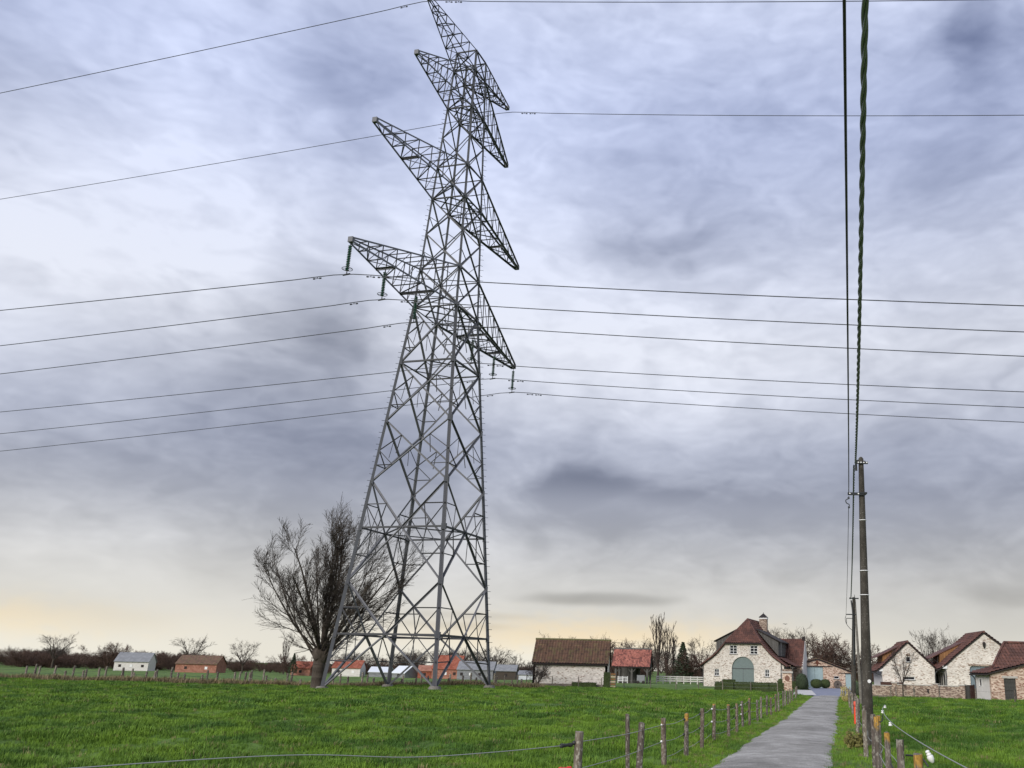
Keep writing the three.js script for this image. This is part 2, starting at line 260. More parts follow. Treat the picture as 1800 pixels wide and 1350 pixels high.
// ---------------------------------------------------------------- the pylon
const TOWER = V(-20.47, 0, -80.95), AX = V(0.2598, 0, -0.9657), LN = V(0.9657, 0, 0.2598);   // AX: along the crossarms, LN: along the line
const twr = (s, h, t = 0) => TOWER.clone().addScaledVector(AX, s).addScaledVector(LN, t).setY(h);
const Lshape = new THREE.Shape([[0, 0], [1, 0], [1, 0.14], [0.14, 0.14], [0.14, 1], [0, 1]].map(([x, y]) => new THREE.Vector2(x - 0.35, y - 0.35)));
const Lgeo = new THREE.ExtrudeGeometry(Lshape, { depth: 1, bevelEnabled: false });
function member(name, p, q, w, mat, parent, face) {                     // a rolled steel angle from p to q
  const d = q.clone().sub(p), L = d.length(), m = part(name, Lgeo, mat, parent); d.normalize();
  const out = (face ?? V(0.3, 0.2, 1)).clone(); out.addScaledVector(d, -out.dot(d)); if (out.lengthSq() < 1e-6) out.set(1, 0, 0.3).addScaledVector(d, -d.x - 0.3 * d.z); out.normalize();
  m.quaternion.setFromRotationMatrix(new THREE.Matrix4().makeBasis(out.clone().cross(d), out, d));
  m.position.copy(p); m.scale.set(w, w, L); return m;
}
{
  const half = (h) => (h < 33.8 ? 5 - (2.8 * h) / 33.8 : 2.2 - (1.1 * (h - 33.8)) / 28.9);
  const K = { A: [-1, -1], C: [-1, 1], D: [1, 1], B: [1, -1] };
  const leg = (k, h) => { const w = half(h); return twr(K[k][0] * w, h, K[k][1] * w); };
  const feet = Object.fromEntries(Object.keys(K).map((k) => { const p = leg(k, 0); return [k, lay(p.x, p.z)]; }));
  const pylon = thing('lattice_pylon', 'tall grey steel lattice pylon with three levels of crossarms on the meadow', 'pylon');
  const FACES = [['A', 'C'], ['C', 'D'], ['D', 'B'], ['B', 'A']];
  const lerp = (p, q, t) => p.clone().lerp(q, t), mid = (p, q) => lerp(p, q, 0.5);
  const outOf = (p) => V(p.x - TOWER.x, 0, p.z - TOWER.z).normalize();
  for (const k of 'ACDB') {
    const foot = leg(k, 0).setY(feet[k]), o = outOf(foot);
    for (const [a, b, w] of [[null, 17.1, 0.28], [17.1, 33.8, 0.24], [33.8, 62.7, 0.18]]) member('leg', a === null ? foot : leg(k, a), leg(k, b), w, M.steel, pylon, o);
    part('footing', new THREE.CylinderGeometry(0.42, 0.75, 0.5, 4, 1).rotateY(0.52).translate(foot.x, feet[k] + 0.1, foot.z), M.concrete, pylon);
    for (const h of [4.2, 8.5, 13, 17.1, 22.7, 28.3, 33.8, 37.8, 45.4, 49, 55.8, 60.4]) { const p = leg(k, h), s = h < 30 ? 0.34 : 0.3; part('gusset_plate', box(s * 1.3, s * 1.5, s * 0.5, 0, 0, 0).rotateY(Math.atan2(o.x, o.z)).translate(p.x, p.y, p.z), M.steel, pylon); }
  }
  for (const k of 'AD') { const list = []; for (let h = 3.4; h < 60; h += 0.55) { const p = leg(k, h), o = outOf(p), s = (Math.round(h / 0.55) % 2 ? 1 : -1) * 0.35, d = V(o.x * 0.94 - o.z * s, 0, o.z * 0.94 + o.x * s); list.push(rod([p.x, p.y, p.z], [p.x + d.x * 0.42, p.y, p.z + d.z * 0.42], 0.02, 4)); } tag(part('step_bolts', merged(list), M.steelThin, pylon), null, null, null, 'stuff'); }
  for (const [p, q] of FACES) {
    const P = (h) => leg(p, h), Q = (h) => leg(q, h), m = (h) => mid(P(h), Q(h)), face = outOf(m(10)), f0 = (k) => leg(k, 0).setY(feet[k] + 0.2);
    const br = (a, b, w) => member('diagonal_brace', a, b, w, w > 0.12 ? M.steel : M.steelThin, pylon, face), thin = (a, b, w = 0.075) => member('secondary_brace', a, b, w, M.steelThin, pylon, face);
    // diamond bracing of the splayed base
    for (const [hl, hm] of [[0, 4.2], [8.5, 4.2], [8.5, 13], [17.1, 13]]) for (const [X, k] of [[P, p], [Q, q]]) {
      const a = hl ? X(hl) : f0(k), b = m(hm), c = mid(a, b), hc = (hl + hm) / 2; br(a, b, 0.17);
      thin(X(hc), c, 0.09); thin(c, lerp(X(hm), b, 0.42), 0.07); thin(X(hc), lerp(X(hm), b, 0.42), 0.07);
    }
    for (const h of [4.2, 13]) { member('belt', P(h), Q(h), 0.15, M.steelThin, pylon, V(0, 1, 0)); }
    const X = [17.1, 22.7, 28.3, 33.8, 37.8, 41.6, 45.4, 49, 52.4, 55.8, 58.1, 60.4, 62.7];
    for (let i = 0; i < X.length - 1; i++) {
      const a = X[i], b = X[i + 1], w = i < 3 ? 0.16 : i < 7 ? 0.13 : 0.1; br(P(a), Q(b), w); br(Q(a), P(b), w);
      if (i < 3) for (const [U, W] of [[P, Q], [Q, P]]) { const lo = lerp(U(a), W(b), 0.26), hi = lerp(W(a), U(b), 0.74); thin(lo, U(a + (b - a) * 0.5)); thin(hi, U(a + (b - a) * 0.5)); thin(lo, U(lo.y)); thin(hi, lerp(hi, lo, 0.62), 0.06); }
      else if (i < 6) for (const [U, W] of [[P, Q], [Q, P]]) thin(lerp(U(a), W(b), 0.3), U(a + (b - a) * 0.5), 0.06);
    }
    for (const h of [28.3, 33.8, 37.8, 45.4, 49, 55.8, 60.4, 62.7]) member('belt', P(h), Q(h), h < 30 ? 0.15 : 0.12, M.steelThin, pylon, V(0, 1, 0));
  }
  for (const h of [4.2, 13, 28.3, 33.8, 45.4, 55.8]) FACES.forEach(([p, q], i) => { const [r, s] = FACES[(i + 1) % 4]; member('plan_brace', mid(leg(p, h), leg(q, h)), mid(leg(r, h), leg(s, h)), 0.1, M.steelThin, pylon, V(0, 1, 0)); });
  for (const h of [33.8, 45.4, 55.8]) { member('plan_brace', leg('A', h), leg('D', h), 0.09, M.steelThin, pylon, V(0, 1, 0)); member('plan_brace', leg('C', h), leg('B', h), 0.09, M.steelThin, pylon, V(0, 1, 0)); }
  // crossarms: a tapering lattice box from two legs out to a point
  const arm = (sg, tipS, tipH, low, high, kink, n, w) => {
    const g = sub('crossarm', pylon), legs = sg < 0 ? ['A', 'C'] : ['B', 'D'];
    const lowC = (k, t) => lerp(leg(legs[k], low), twr(sg * tipS, tipH - 0.1, k ? 0.16 : -0.16), t);
    const hiC = (k, t) => { const a = leg(legs[k], high), b = twr(sg * tipS, tipH + 0.25, k ? 0.16 : -0.16); if (!kink) return lerp(a, b, t); const tk = 1 - (kink[0] - half(high)) / (tipS - half(high)), m0 = lerp(a, b, 1 - tk).setY(kink[1]); const u = 1 - tk; return t < u ? lerp(a, m0, t / u) : lerp(m0, b, (t - u) / (1 - u)); };
    const mem = (nm, a, b, ww, f = V(0, -1, 0.2)) => member(nm, a, b, ww, ww > 0.11 ? M.steel : M.steelThin, g, f);
    for (const k of [0, 1]) { mem('bottom_chord', lowC(k, 0), lowC(k, 1), w); if (kink) { const u = (kink[0] - half(high)) / (tipS - half(high)); mem('top_chord', hiC(k, 0), hiC(k, u), w * 0.85); mem('top_chord', hiC(k, u), hiC(k, 1), w * 0.85); } else mem('top_chord', hiC(k, 0), hiC(k, 1), w * 0.85); }
    for (let i = 0; i < n; i++) {
      const t0 = i / n, t1 = (i + 1) / n;
      if (i) { mem('lacing', lowC(0, t0), lowC(1, t0), 0.075); mem('lacing', hiC(0, t0), hiC(1, t0), 0.065); }
      mem('lacing', lowC(i % 2, t0), lowC(1 - (i % 2), t1), 0.08);
      for (const k of [0, 1]) { if (i) mem('hanger', lowC(k, t0), hiC(k, t0), 0.065, LN); if (i < n - 1) mem('lacing', hiC(k, t0), lowC(k, t1), 0.07, LN); }
    }
    const e = twr(sg * tipS, tipH + 0.08); part('tip_plate', box(0.3, 0.45, 0.42).rotateY(1.3).translate(e.x, e.y, e.z), M.steel, g);
    if (kink && tipS > 14) for (const k of tipS > 15.5 ? [10.9, 5.6] : [9.2]) { const t = (k - half(low)) / (tipS - half(low)); mem('hanger_beam', lowC(0, t), lowC(1, t), 0.2); }
    return g;
  };
  for (const sg of [-1, 1]) { arm(sg, 9.18, 62.7, 60.4, 62.7, null, 6, 0.11); arm(sg, 10.1, 55.8, 55.8, 60.4, null, 6, 0.16); arm(sg, 15, 45.4, 45.4, 49, [6.3, 47.8], 7, 0.175); arm(sg, 16.05, 33.8, 33.8, 37.8, [9.2, 35.9], 8, 0.175); }
}
// ---------------------------------------------------------------- insulator strings and power lines
const DAMP = merged([rod([-0.28, -0.1, 0], [0.28, -0.1, 0], 0.02, 5), rod([-0.36, -0.1, 0], [-0.2, -0.1, 0], 0.06, 6), rod([0.36, -0.1, 0], [0.2, -0.1, 0], 0.06, 6), rod([0, 0, 0], [0, -0.1, 0], 0.03, 5)]);
{
  const spots = [[-16.05, 'outermost green glass insulator string under the near lower crossarm tip'], [-10.9, 'middle green glass insulator string under the near lower crossarm'], [-5.6, 'green glass insulator string beside the pylon body under the near lower crossarm'], [5.9, 'insulator string seen through the pylon body under the far lower crossarm'], [11, 'middle insulator string under the far lower crossarm'], [16.05, 'outermost insulator string under the far lower crossarm tip']];
  const prof = []; for (let i = 0; i < 15; i++) { const y = -0.28 - i * 0.147; prof.push([0.04, y], [0.155, y - 0.05], [0.15, y - 0.085], [0.05, y - 0.1]); }
  const discs = new THREE.LatheGeometry(prof.map(([r, y]) => new THREE.Vector2(r, y)), 14);
  for (const [s, label] of spots) {
    const p = twr(s, 33.65), g = thing('insulator_string', label, 'insulator', [p.x, p.y, p.z], 0, 'insulator strings of the lower crossarm');
    part('glass_discs', discs, M.insul, g); part('cap_link', rod([0, 0, 0], [0, -0.3, 0], 0.03), M.metalDark, g);
    part('grading_ring', new THREE.TorusGeometry(0.4, 0.025, 6, 28).rotateX(Math.PI / 2).translate(0, -2.3, 0), M.steelThin, g); part('ring_stay', rod([-0.4, -2.3, 0], [0.4, -2.3, 0], 0.02), M.steelThin, g); part('suspension_clamp', merged([rod([0, -2.4, 0], [0, -2.75, 0], 0.04), rod([-0.3, -2.8, -0.08], [0.3, -2.74, 0.08], 0.07)]), M.metalDark, g);
  }
  const lines = [[-16.05, 30.9, 0.012, 0.152, 'highest of the six conductors across the picture, hung from the near crossarm tip'], [-10.9, 30.9, 0.038, 0.148, 'second conductor from the top, hung from the near crossarm middle string'], [-5.6, 30.9, 0.05, 0.146, 'third conductor from the top, hung next to the pylon body'], [5.9, 30.9, 0.044, 0.13, 'fourth conductor from the top, passing behind the pylon body'], [11, 30.9, 0.058, 0.128, 'fifth conductor from the top, hung from the far crossarm middle string'], [16.05, 30.9, 0.066, 0.128, 'lowest of the six conductors, hung from the far crossarm tip'], [-9.18, 62.4, 0.05, 0.206, 'earth wire across the top edge from the pylon peak'], [9.18, 62.2, 0.044, 0.172, 'earth wire level with the far upper horn of the pylon']];
  for (const [s, h, sl, sr, label] of lines) {
    const pts = []; for (let t = -110; t <= 170; t += 5) pts.push(twr(s, t < 0 ? h + sl * t + 0.00014 * t * t : h - sr * t + 0.0003 * t * t, t).toArray());
    const g = thing('power_line', label, 'power line', [0, 0, 0], 0, 'overhead power lines of the pylon');
    part('conductor', tube(pts, 0.036, 160, 5), M.wire, g);
    for (const t of [-2.6, 2.2, 3.2]) { const p = twr(s, t < 0 ? h + sl * t : h - sr * t, t), m = part('vibration_damper', DAMP, M.metalDark, g); m.position.copy(p); m.rotation.y = -0.263; m.rotation.z = t < 0 ? sl : -sr; }
  }
}
// ---------------------------------------------------------------- utility poles and their cables along the drive
function taper(x, z, y1, r0, r1, dx = 0, sides = 10) { const g = rod([x, -0.2, z], [x + dx, y1, z], r0, sides, r1); return g; }
{
  const bolt = (x, y, z) => rod([x, y, z], [x, y, z + 0.04], 0.022, 8);
  const a = thing('utility_pole', 'thick dark concrete utility pole with two brackets in front of the garden wall', 'pole', [6.09, 0, -27.35]);
  part('pole_shaft', rod([0, -0.2, 0], [0.16, 8.25, 0], 0.17, 14, 0.075), M.pole, a);
  part('pole_cap', new THREE.SphereGeometry(0.06, 12, 8, 0, 6.3, 0, 1.6).translate(0.16, 8.25, 0), M.pole, a);
  const b1 = part('top_bracket', merged([box(0.36, 0.07, 0.05, 0.16, 8.1, 0.1), box(0.3, 0.07, 0.05, 0.16, 8.17, -0.1), box(0.09, 0.12, 0.05, 0.02, 8.12, 0.12)]), M.metalDark, a);
  for (const x of [0.04, 0.12, 0.21, 0.3]) part('bolt', bolt(x, 8.1, 0.12), M.white, b1);
  part('cable_clamp', merged([rod([-0.02, 8.05, 0.1], [-0.02, 7.85, 0.1], 0.035, 8), new THREE.TorusGeometry(0.04, 0.012, 6, 14).translate(-0.04, 7.9, 0.1)]), M.cableBlack, b1);
  const b2 = part('lower_bracket', merged([box(0.5, 0.08, 0.05, -0.06, 7.13, 0.11), box(0.24, 0.05, 0.3, 0.15, 7.16, 0)]), M.metalDark, a);
  for (const x of [-0.26, 0.0]) part('bolt', bolt(x, 7.13, 0.13), M.white, b2);
  part('spiral_tail', tube([[-0.28, 7.05, 0.1], [-0.3, 6.98, 0.12], [-0.38, 6.93, 0.12], [-0.36, 6.85, 0.1], [-0.28, 6.8, 0.1], [-0.29, 6.72, 0.08]], 0.014, 40), M.cableBlack, b2); part('dead_end', merged([new THREE.SphereGeometry(0.035, 8, 6).translate(-0.29, 7.0, 0.1), new THREE.SphereGeometry(0.035, 8, 6).translate(-0.29, 6.72, 0.1)]), M.cableBlack, b2);
  for (const [y, r] of [[6.35, 0.104], [4.85, 0.122], [4.15, 0.128]]) part('steel_band', new THREE.TorusGeometry(r, 0.014, 6, 20).rotateX(Math.PI / 2).translate(0.16 * (y / 8.25), y, 0), M.white, a);
  part('number_tag', new THREE.CylinderGeometry(0.05, 0.05, 0.01, 16).rotateX(Math.PI / 2).translate(0.075, 1.74, 0.155), M.white, a);
  const b = thing('utility_pole', 'slender dark utility pole further along the drive beside the garage doors', 'pole', [12.05, 0, -57.7]);
  part('pole_shaft', rod([0, -0.2, 0], [0.3, 6.5, 0], 0.16, 12, 0.085), M.pole, b); part('top_bracket', merged([box(0.55, 0.07, 0.06, 0.3, 6.42, 0.1), box(0.1, 0.09, 0.08, 0.05, 6.42, 0.12)]), M.metalDark, b); part('lower_bracket', box(0.62, 0.06, 0.06, 0.08, 5.45, 0.11), M.metalDark, b);
  part('hanging_loop', tube([[-0.24, 5.38, 0.1], [-0.3, 5.2, 0.1], [-0.24, 4.9, 0.1], [0.05, 4.55, 0.1], [0.2, 4.5, 0.1]], 0.016, 40), M.cableBlack, b); part('cable_drop', tube([[0.1, 6.3, 0.14], [0.16, 5.6, 0.16], [0.15, 4.2, 0.16], [0.12, 2.5, 0.17]], 0.045, 40), M.cableBlack, b);
  const c = thing('utility_pole', 'thin pale pole standing close behind the thick utility pole', 'pole', [14.35, 0, -66]);
  part('pole_shaft', rod([0, -0.2, 0], [-0.15, 7.0, 0], 0.12, 10, 0.06), M.concrete, c); part('pole_tip', rod([-0.15, 6.9, 0], [-0.17, 7.35, 0], 0.05, 8, 0.01), M.metalDark, c);
  part('service_arm', merged([rod([-0.1, 5.7, 0], [-0.8, 5.7, 0], 0.025), rod([-0.8, 5.7, 0], [-0.8, 5.3, 0], 0.02)]), M.metalDark, c);
  // twisted bundle overhead, and the plain cable beside it
  const ahead = [6.05, 8.08, -27.25], back = [-1.27, 7.6, 7.5], sag = (t) => 4 * 0.62 * t * (1 - t);
  const run = (p, q, dip, t) => [mix(p[0], q[0], t), mix(p[1], q[1], t) - 4 * dip * t * (1 - t), mix(p[2], q[2], t)];
  const bundle = (p, q, dip, label, turns, seg) => { const g = thing('bundled_cable', label, 'cable', [0, 0, 0], 0, 'cables strung along the drive'); for (let s = 0; s < 3; s++) { const pts = []; for (let i = 0; i <= seg; i++) { const t = i / seg, c = run(p, q, dip, t), a = t * turns * 6.283 + s * 2.0944; pts.push(V(c[0] + Math.cos(a) * 0.018, c[1] + Math.sin(a) * 0.018, c[2])); } part('strand', new THREE.TubeGeometry(new THREE.CatmullRomCurve3(pts), seg * 2, 0.0145, 7), M.cable, g); } };
  bundle(ahead, back, 0.75, 'thick twisted grey cable running overhead to the top of the near pole', 30, 300);
  bundle([6.05, 8.05, -27.45], [12.15, 6.42, -57.6], 0.35, 'twisted cable sagging between the near and the further pole', 34, 240);
  const cab = (p, q, dip, r, label) => { const pts = []; for (let i = 0; i <= 30; i++) pts.push(run(p, q, dip, i / 30)); single('plain_cable', tube(pts, r, 90, 7), M.cableBlack, label, 'cable', 'cables strung along the drive'); };
  cab([5.81, 7.13, -27.25], [-1.43, 6.7, 7.5], 0.6, 0.0125, 'smooth straight cable running overhead beside the twisted one');
  cab([5.8, 6.75, -27.3], [11.8, 5.4, -57.6], 0.3, 0.009, 'thin cable from the lower bracket to the further pole');
  cab([12.35, 6.3, -57.7], [14.2, 6.9, -66], 0.5, 0.02, 'short service cable between the two far poles');
}
// ---------------------------------------------------------------- fences
const R7 = rngOf(77);
function postGeo(h, r, seed) { const g = new THREE.CylinderGeometry(r * 0.92, r, h + 0.3, 9, 4), p = g.attributes.position, q = rngOf(seed); const o = [q() * 9, q() * 9]; for (let i = 0; i < p.count; i++) { const x = p.getX(i), y = p.getY(i), z = p.getZ(i), k = 1 + (vnoise(Math.atan2(z, x) * 1.2 + o[0], y * 3 + o[1]) - 0.5) * 0.24; p.setXYZ(i, x * k, y + (y > h / 2 ? (vnoise(x * 20 + o[0], z * 20) - 0.5) * 0.03 : 0), z * k); } const uv = g.attributes.uv; for (let i = 0; i < uv.count; i++) uv.setXY(i, uv.getX(i) * 0.5 + o[0], uv.getY(i) * (h + 0.3)); g.computeVertexNormals(); return g.translate(0, h / 2 - 0.15, 0); }
const POSTS = [0, 1, 2, 3, 4].map((k) => postGeo(1, 0.052, k + 3));
function fence(name, label, posts, wires, opts = {}) {                  // posts: [x, distance, height, lean, head]
  const g = thing(name, label, 'fence'), heads = [];
  posts.forEach(([x, d, h = 0.95, lean = 0, head = 0, fat = 1], i) => {
    const y = ground(x, -d), m = part('post', POSTS[i % 5], head === 1 ? M.postOchre : head === 2 ? M.post[1] : M.post[(i % 2) * 2], g); m.position.set(x, y, -d); m.scale.set(fat, h, fat); m.rotation.set((R7() - 0.5) * 0.05, R7() * 6, lean); heads.push([x - lean * h, y, -d, h]);
  });
  for (const [f, r, mat, from = 0] of wires) { const pts = []; heads.slice(from).forEach(([x, y, z, h], i, all) => { pts.push([x + (opts.side ?? 0.05), y + f * h, z]); const n = all[i + 1]; if (n) pts.push([(x + n[0]) / 2 + (opts.side ?? 0.05), (y + f * h + n[1] + f * n[3]) / 2 - 0.03, (z + n[2]) / 2]); }); if (pts.length > 1) part('wire', tube(pts, r, pts.length * 6, 5), mat, g); }
  return g;
}
M.barb = plain(150, 154, 150, { roughness: 0.5, metalness: 0.4 });
{
  const L = [[-1.0, 13.5, 1.05, 0.0, 0, 1.25], [0.28, 20.35, 0.96, -0.04, 2, 1.1], [0.81, 22.5, 0.96, 0, 1, 1.05], [1.29, 24.7, 0.98, 0.01, 2, 1.05], [1.77, 27.5, 1.0, 0.0, 2, 1], [2.35, 29.5, 0.95, -0.02, 2, 1], [2.83, 32.2, 0.93, 0.0, 2], [3.3, 35.05, 0.93, 0.04, 0], [3.71, 36.7, 0.98, 0, 2], [4.4, 40.2, 0.88, -0.02, 0], [4.75, 42, 0.9, 0, 0], [5.17, 43.4, 0.9, 0.02, 0], [5.61, 45.5, 0.86, 0, 2], [6.24, 48.6, 0.92, 0, 2], [6.63, 50.5, 0.94, 0, 0], [7.56, 55.5, 0.88, 0, 0], [8.0, 57.8, 0.9, 0, 0], [8.48, 60.1, 0.86, 0, 0], [9.2, 64.2, 0.9, 0, 0], [10.04, 68.8, 0.93, 0, 2], [11.2, 75, 0.9, 0, 0], [12.43, 82.5, 0.92, 0, 0], [12.7, 84.5, 0.9, 0, 0]];
  const g = fence('roadside_fence', 'row of weathered posts with barbed wire along the near side meadow of the drive', L, [[0.86, 0.006, M.barb], [0.52, 0.006, M.barb], [0.2, 0.006, M.barb, 1]], { side: -0.06 });
  for (const [x, d, h, lean, k, f] of [[-0.42, 18.2, 1.12, 0.06, 2, 0.85], [-0.22, 18.1, 0.98, -0.07, 2, 1.3]]) { const m = part('post', POSTS[k], M.post[k % 3], g); m.position.set(x, ground(x, -d), -d); m.scale.set(f, h, f); m.rotation.set(0, 1, lean);}
  // knob insulators on the posts, and the gate handles on the two cross wires
  L.slice(0, 9).forEach(([x, d, h], i) => { for (const f of [0.86, 0.52]) part('knob_insulator', new THREE.SphereGeometry(0.03, 8, 6).translate(x - 0.06, ground(x, -d) + f * h, -d + 0.02), i % 3 === 1 ? M.white : M.cableBlack, g); });
  for (const f of [0.9, 0.53]) { const pts = [[-1.06, f > 0.6 ? 0.9 : 0.6, -13.5], [-1.9, f > 0.6 ? 0.87 : 0.58, -12.5], [-2.8, f > 0.6 ? 0.86 : 0.56, -11.6], [-3.85, f > 0.6 ? 0.95 : 0.52, -10.5], [-6.5, 0.9 * (f > 0.6 ? 1 : 0.5), -7.6]]; part('gate_wire', tube(pts, 0.006, 80, 5), M.barb, g); const [a, b] = [pts[0], pts[1]], at = (t) => a.map((v, i) => mix(v, b[i], t)); part('gate_handle', merged([rod(at(0.08), at(0.17), 0.02, 8, 0.026), rod(at(0.04), at(0.08), 0.028, 8), rod(at(0.17), at(0.2), 0.03, 8)]), f > 0.6 ? M.cableBlack : plain(214, 62, 58, { roughness: 0.45 }), g); }
}
{
  const Rr = [[2.66, 9.73, 1.15, 0.0, 1, 0.95], [3.0, 11.74, 1.15, 0.01, 0, 0.98], [3.48, 14.31, 1.15, -0.01, 1, 0.95], [4.15, 17.92, 1.15, 0.02, 1, 1.0], [4.66, 19.9, 1.15, 0, 1, 0.95], [4.78, 20.9, 1.1, 0, 0, 1.1], [5.15, 23.4, 1.1, 0, 0, 1.2], [5.55, 25.2, 1.1, 0, 0, 1.1], [6.9, 32.5, 1.1, 0.02, 0, 1.2], [7.7, 36, 1.05, 0, 0, 1.2], [8.5, 40, 1.05, 0, 0, 1.2], [9.3, 44, 1.05, 0, 0, 1.2], [10.1, 48.5, 1, 0, 0, 1.2], [11, 53, 1, 0, 0, 1.2], [12.0, 58.5, 1, 0, 0, 1.1], [13.3, 65, 1, 0, 0, 1.1], [15, 74, 1, 0, 0, 1.1], [17.2, 86, 1, 0, 0, 1.1]];
  const g = fence('electric_fence', 'electric fence of ochre capped posts with white insulators past the utility pole', Rr, [[0.45, 0.006, M.barb]], { side: 0.06 });
  const iso = (x, y, z, s = 1) => { const n = sub('insulator', g); n.position.set(x, y, z); n.scale.setScalar(s); part('porcelain', new THREE.LatheGeometry([[0, 0.07], [0.025, 0.065], [0.034, 0.045], [0.022, 0.035], [0.022, 0.028], [0.036, 0.02], [0.036, 0], [0.03, -0.005], [0, -0.005]].map(([a, b]) => new THREE.Vector2(a, b)), 14), M.white, n); return n; };
  const hook = (pts, r = 0.011) => part('hook_arm', tube(pts, r, 24, 6), M.metalDark, g);
  iso(3.52, 1.2, -14.28, 0.75); iso(4.28, 1.24, -17.9, 0.75); iso(4.8, 1.27, -19.85, 0.75);
  hook([[3.05, 1.0, -11.7], [3.12, 1.0, -11.6], [3.2, 0.97, -11.5], [3.24, 0.9, -11.45]]); hook([[3.48, 0.72, -14.3], [3.53, 0.62, -14.25], [3.6, 0.58, -14.2]]); hook([[4.2, 1.08, -17.9], [4.26, 1.1, -17.9], [4.28, 1.22, -17.9]]);
  const big = iso(2.76, 1.16, -9.7, 0.68); big.rotation.z = 0.45; part('insulator_bell', new THREE.LatheGeometry([[0, -0.12], [0.02, -0.115], [0.045, -0.07], [0.05, -0.02], [0.03, -0.005], [0, 0]].map(([a, b]) => new THREE.Vector2(a, b)), 14), M.white, big);
  part('electric_wire', tube([[4.8, 1.33, -19.85], [4.28, 1.3, -17.9], [3.52, 1.26, -14.28], [2.76, 1.23, -9.7], [2.6, 1.15, -7.5], [2.2, 1.1, -4]], 0.006, 120, 5), M.barb, g); part('electric_wire', tube([[4.2, 0.72, -17.9], [3.6, 0.7, -14.3], [3.1, 0.66, -11.7], [2.75, 0.6, -9.7], [2.2, 0.5, -4]], 0.006, 120, 5), M.barb, g);
  const o = thing('marker_post', 'bright orange plastic marker post beside the thick utility pole', 'marker post', [8.12, 0, -38.5]);
  part('tube', rod([0, -0.2, 0], [0.02, 0.78, 0], 0.075, 16), plain(226, 72, 34, { roughness: 0.45 }), o); part('cap', new THREE.CylinderGeometry(0.075, 0.095, 0.12, 16).translate(0.02, 0.84, 0), plain(206, 84, 62, { roughness: 0.5 }), o); part('collar', new THREE.TorusGeometry(0.088, 0.012, 6, 20).rotateX(1.571).translate(0.02, 0.72, 0), M.cableBlack, o);
}
{
  const far = [], r = rngOf(31); for (let x = -76; x < -11.5; x += 0.75 + r() * 0.9) far.push([x, 92 + r() * 3 + Math.max(0, x + 34) * 0.1, 0.75 + r() * 0.55, (r() - 0.5) * 0.16, 0, 2.0]);
  fence('pasture_fence', 'uneven line of dark stub posts behind the pylon feet', far, [[0.8, 0.008, M.wire], [0.45, 0.008, M.wire]]);
  const far2 = []; for (let x = -92; x < -14; x += 1.9 + r() * 1.8) far2.push([x, 108 + r() * 6, 0.9 + r() * 0.4, (r() - 0.5) * 0.1, 0, 2.2]);
  fence('pasture_fence', 'sparser line of posts in the light green pasture beyond the pylon', far2, [[0.8, 0.008, M.wire]]);
  const yard = []; for (const [x, d] of [[-3.2, 108], [-0.2, 107], [2.6, 106], [5.0, 104], [7.4, 101], [10.0, 97.5], [12.2, 93.5]]) yard.push([x, d, 0.95, 0, 0, 0.9]);
  fence('paddock_fence', 'thin pale stakes at the back edge of the meadow before the hedges', yard, [[0.85, 0.006, M.barb], [0.5, 0.006, M.barb]]);
  const right = []; for (const [x, d] of [[22.0, 88.5], [22.3, 87.8], [23.6, 86.5], [25.0, 83.5], [27.0, 80], [28.9, 76.5]]) right.push([x, d, 1.0, (r() - 0.5) * 0.06, 0, 1.1]);
  fence('paddock_fence', 'scattered dark stakes in front of the brick garden wall', right, [[0.8, 0.006, M.wire]]);
  const barn = []; for (const [x, d] of [[-15.6, 101], [-13.2, 100.5], [-10.4, 99.5], [-7.6, 98.5], [-5.2, 98]]) barn.push([x, d, 1.1, 0, 0, 0.9]);
  fence('paddock_fence', 'few slim stakes standing in front of the brown roofed barn', barn, [[0.8, 0.006, M.wire]]);
}

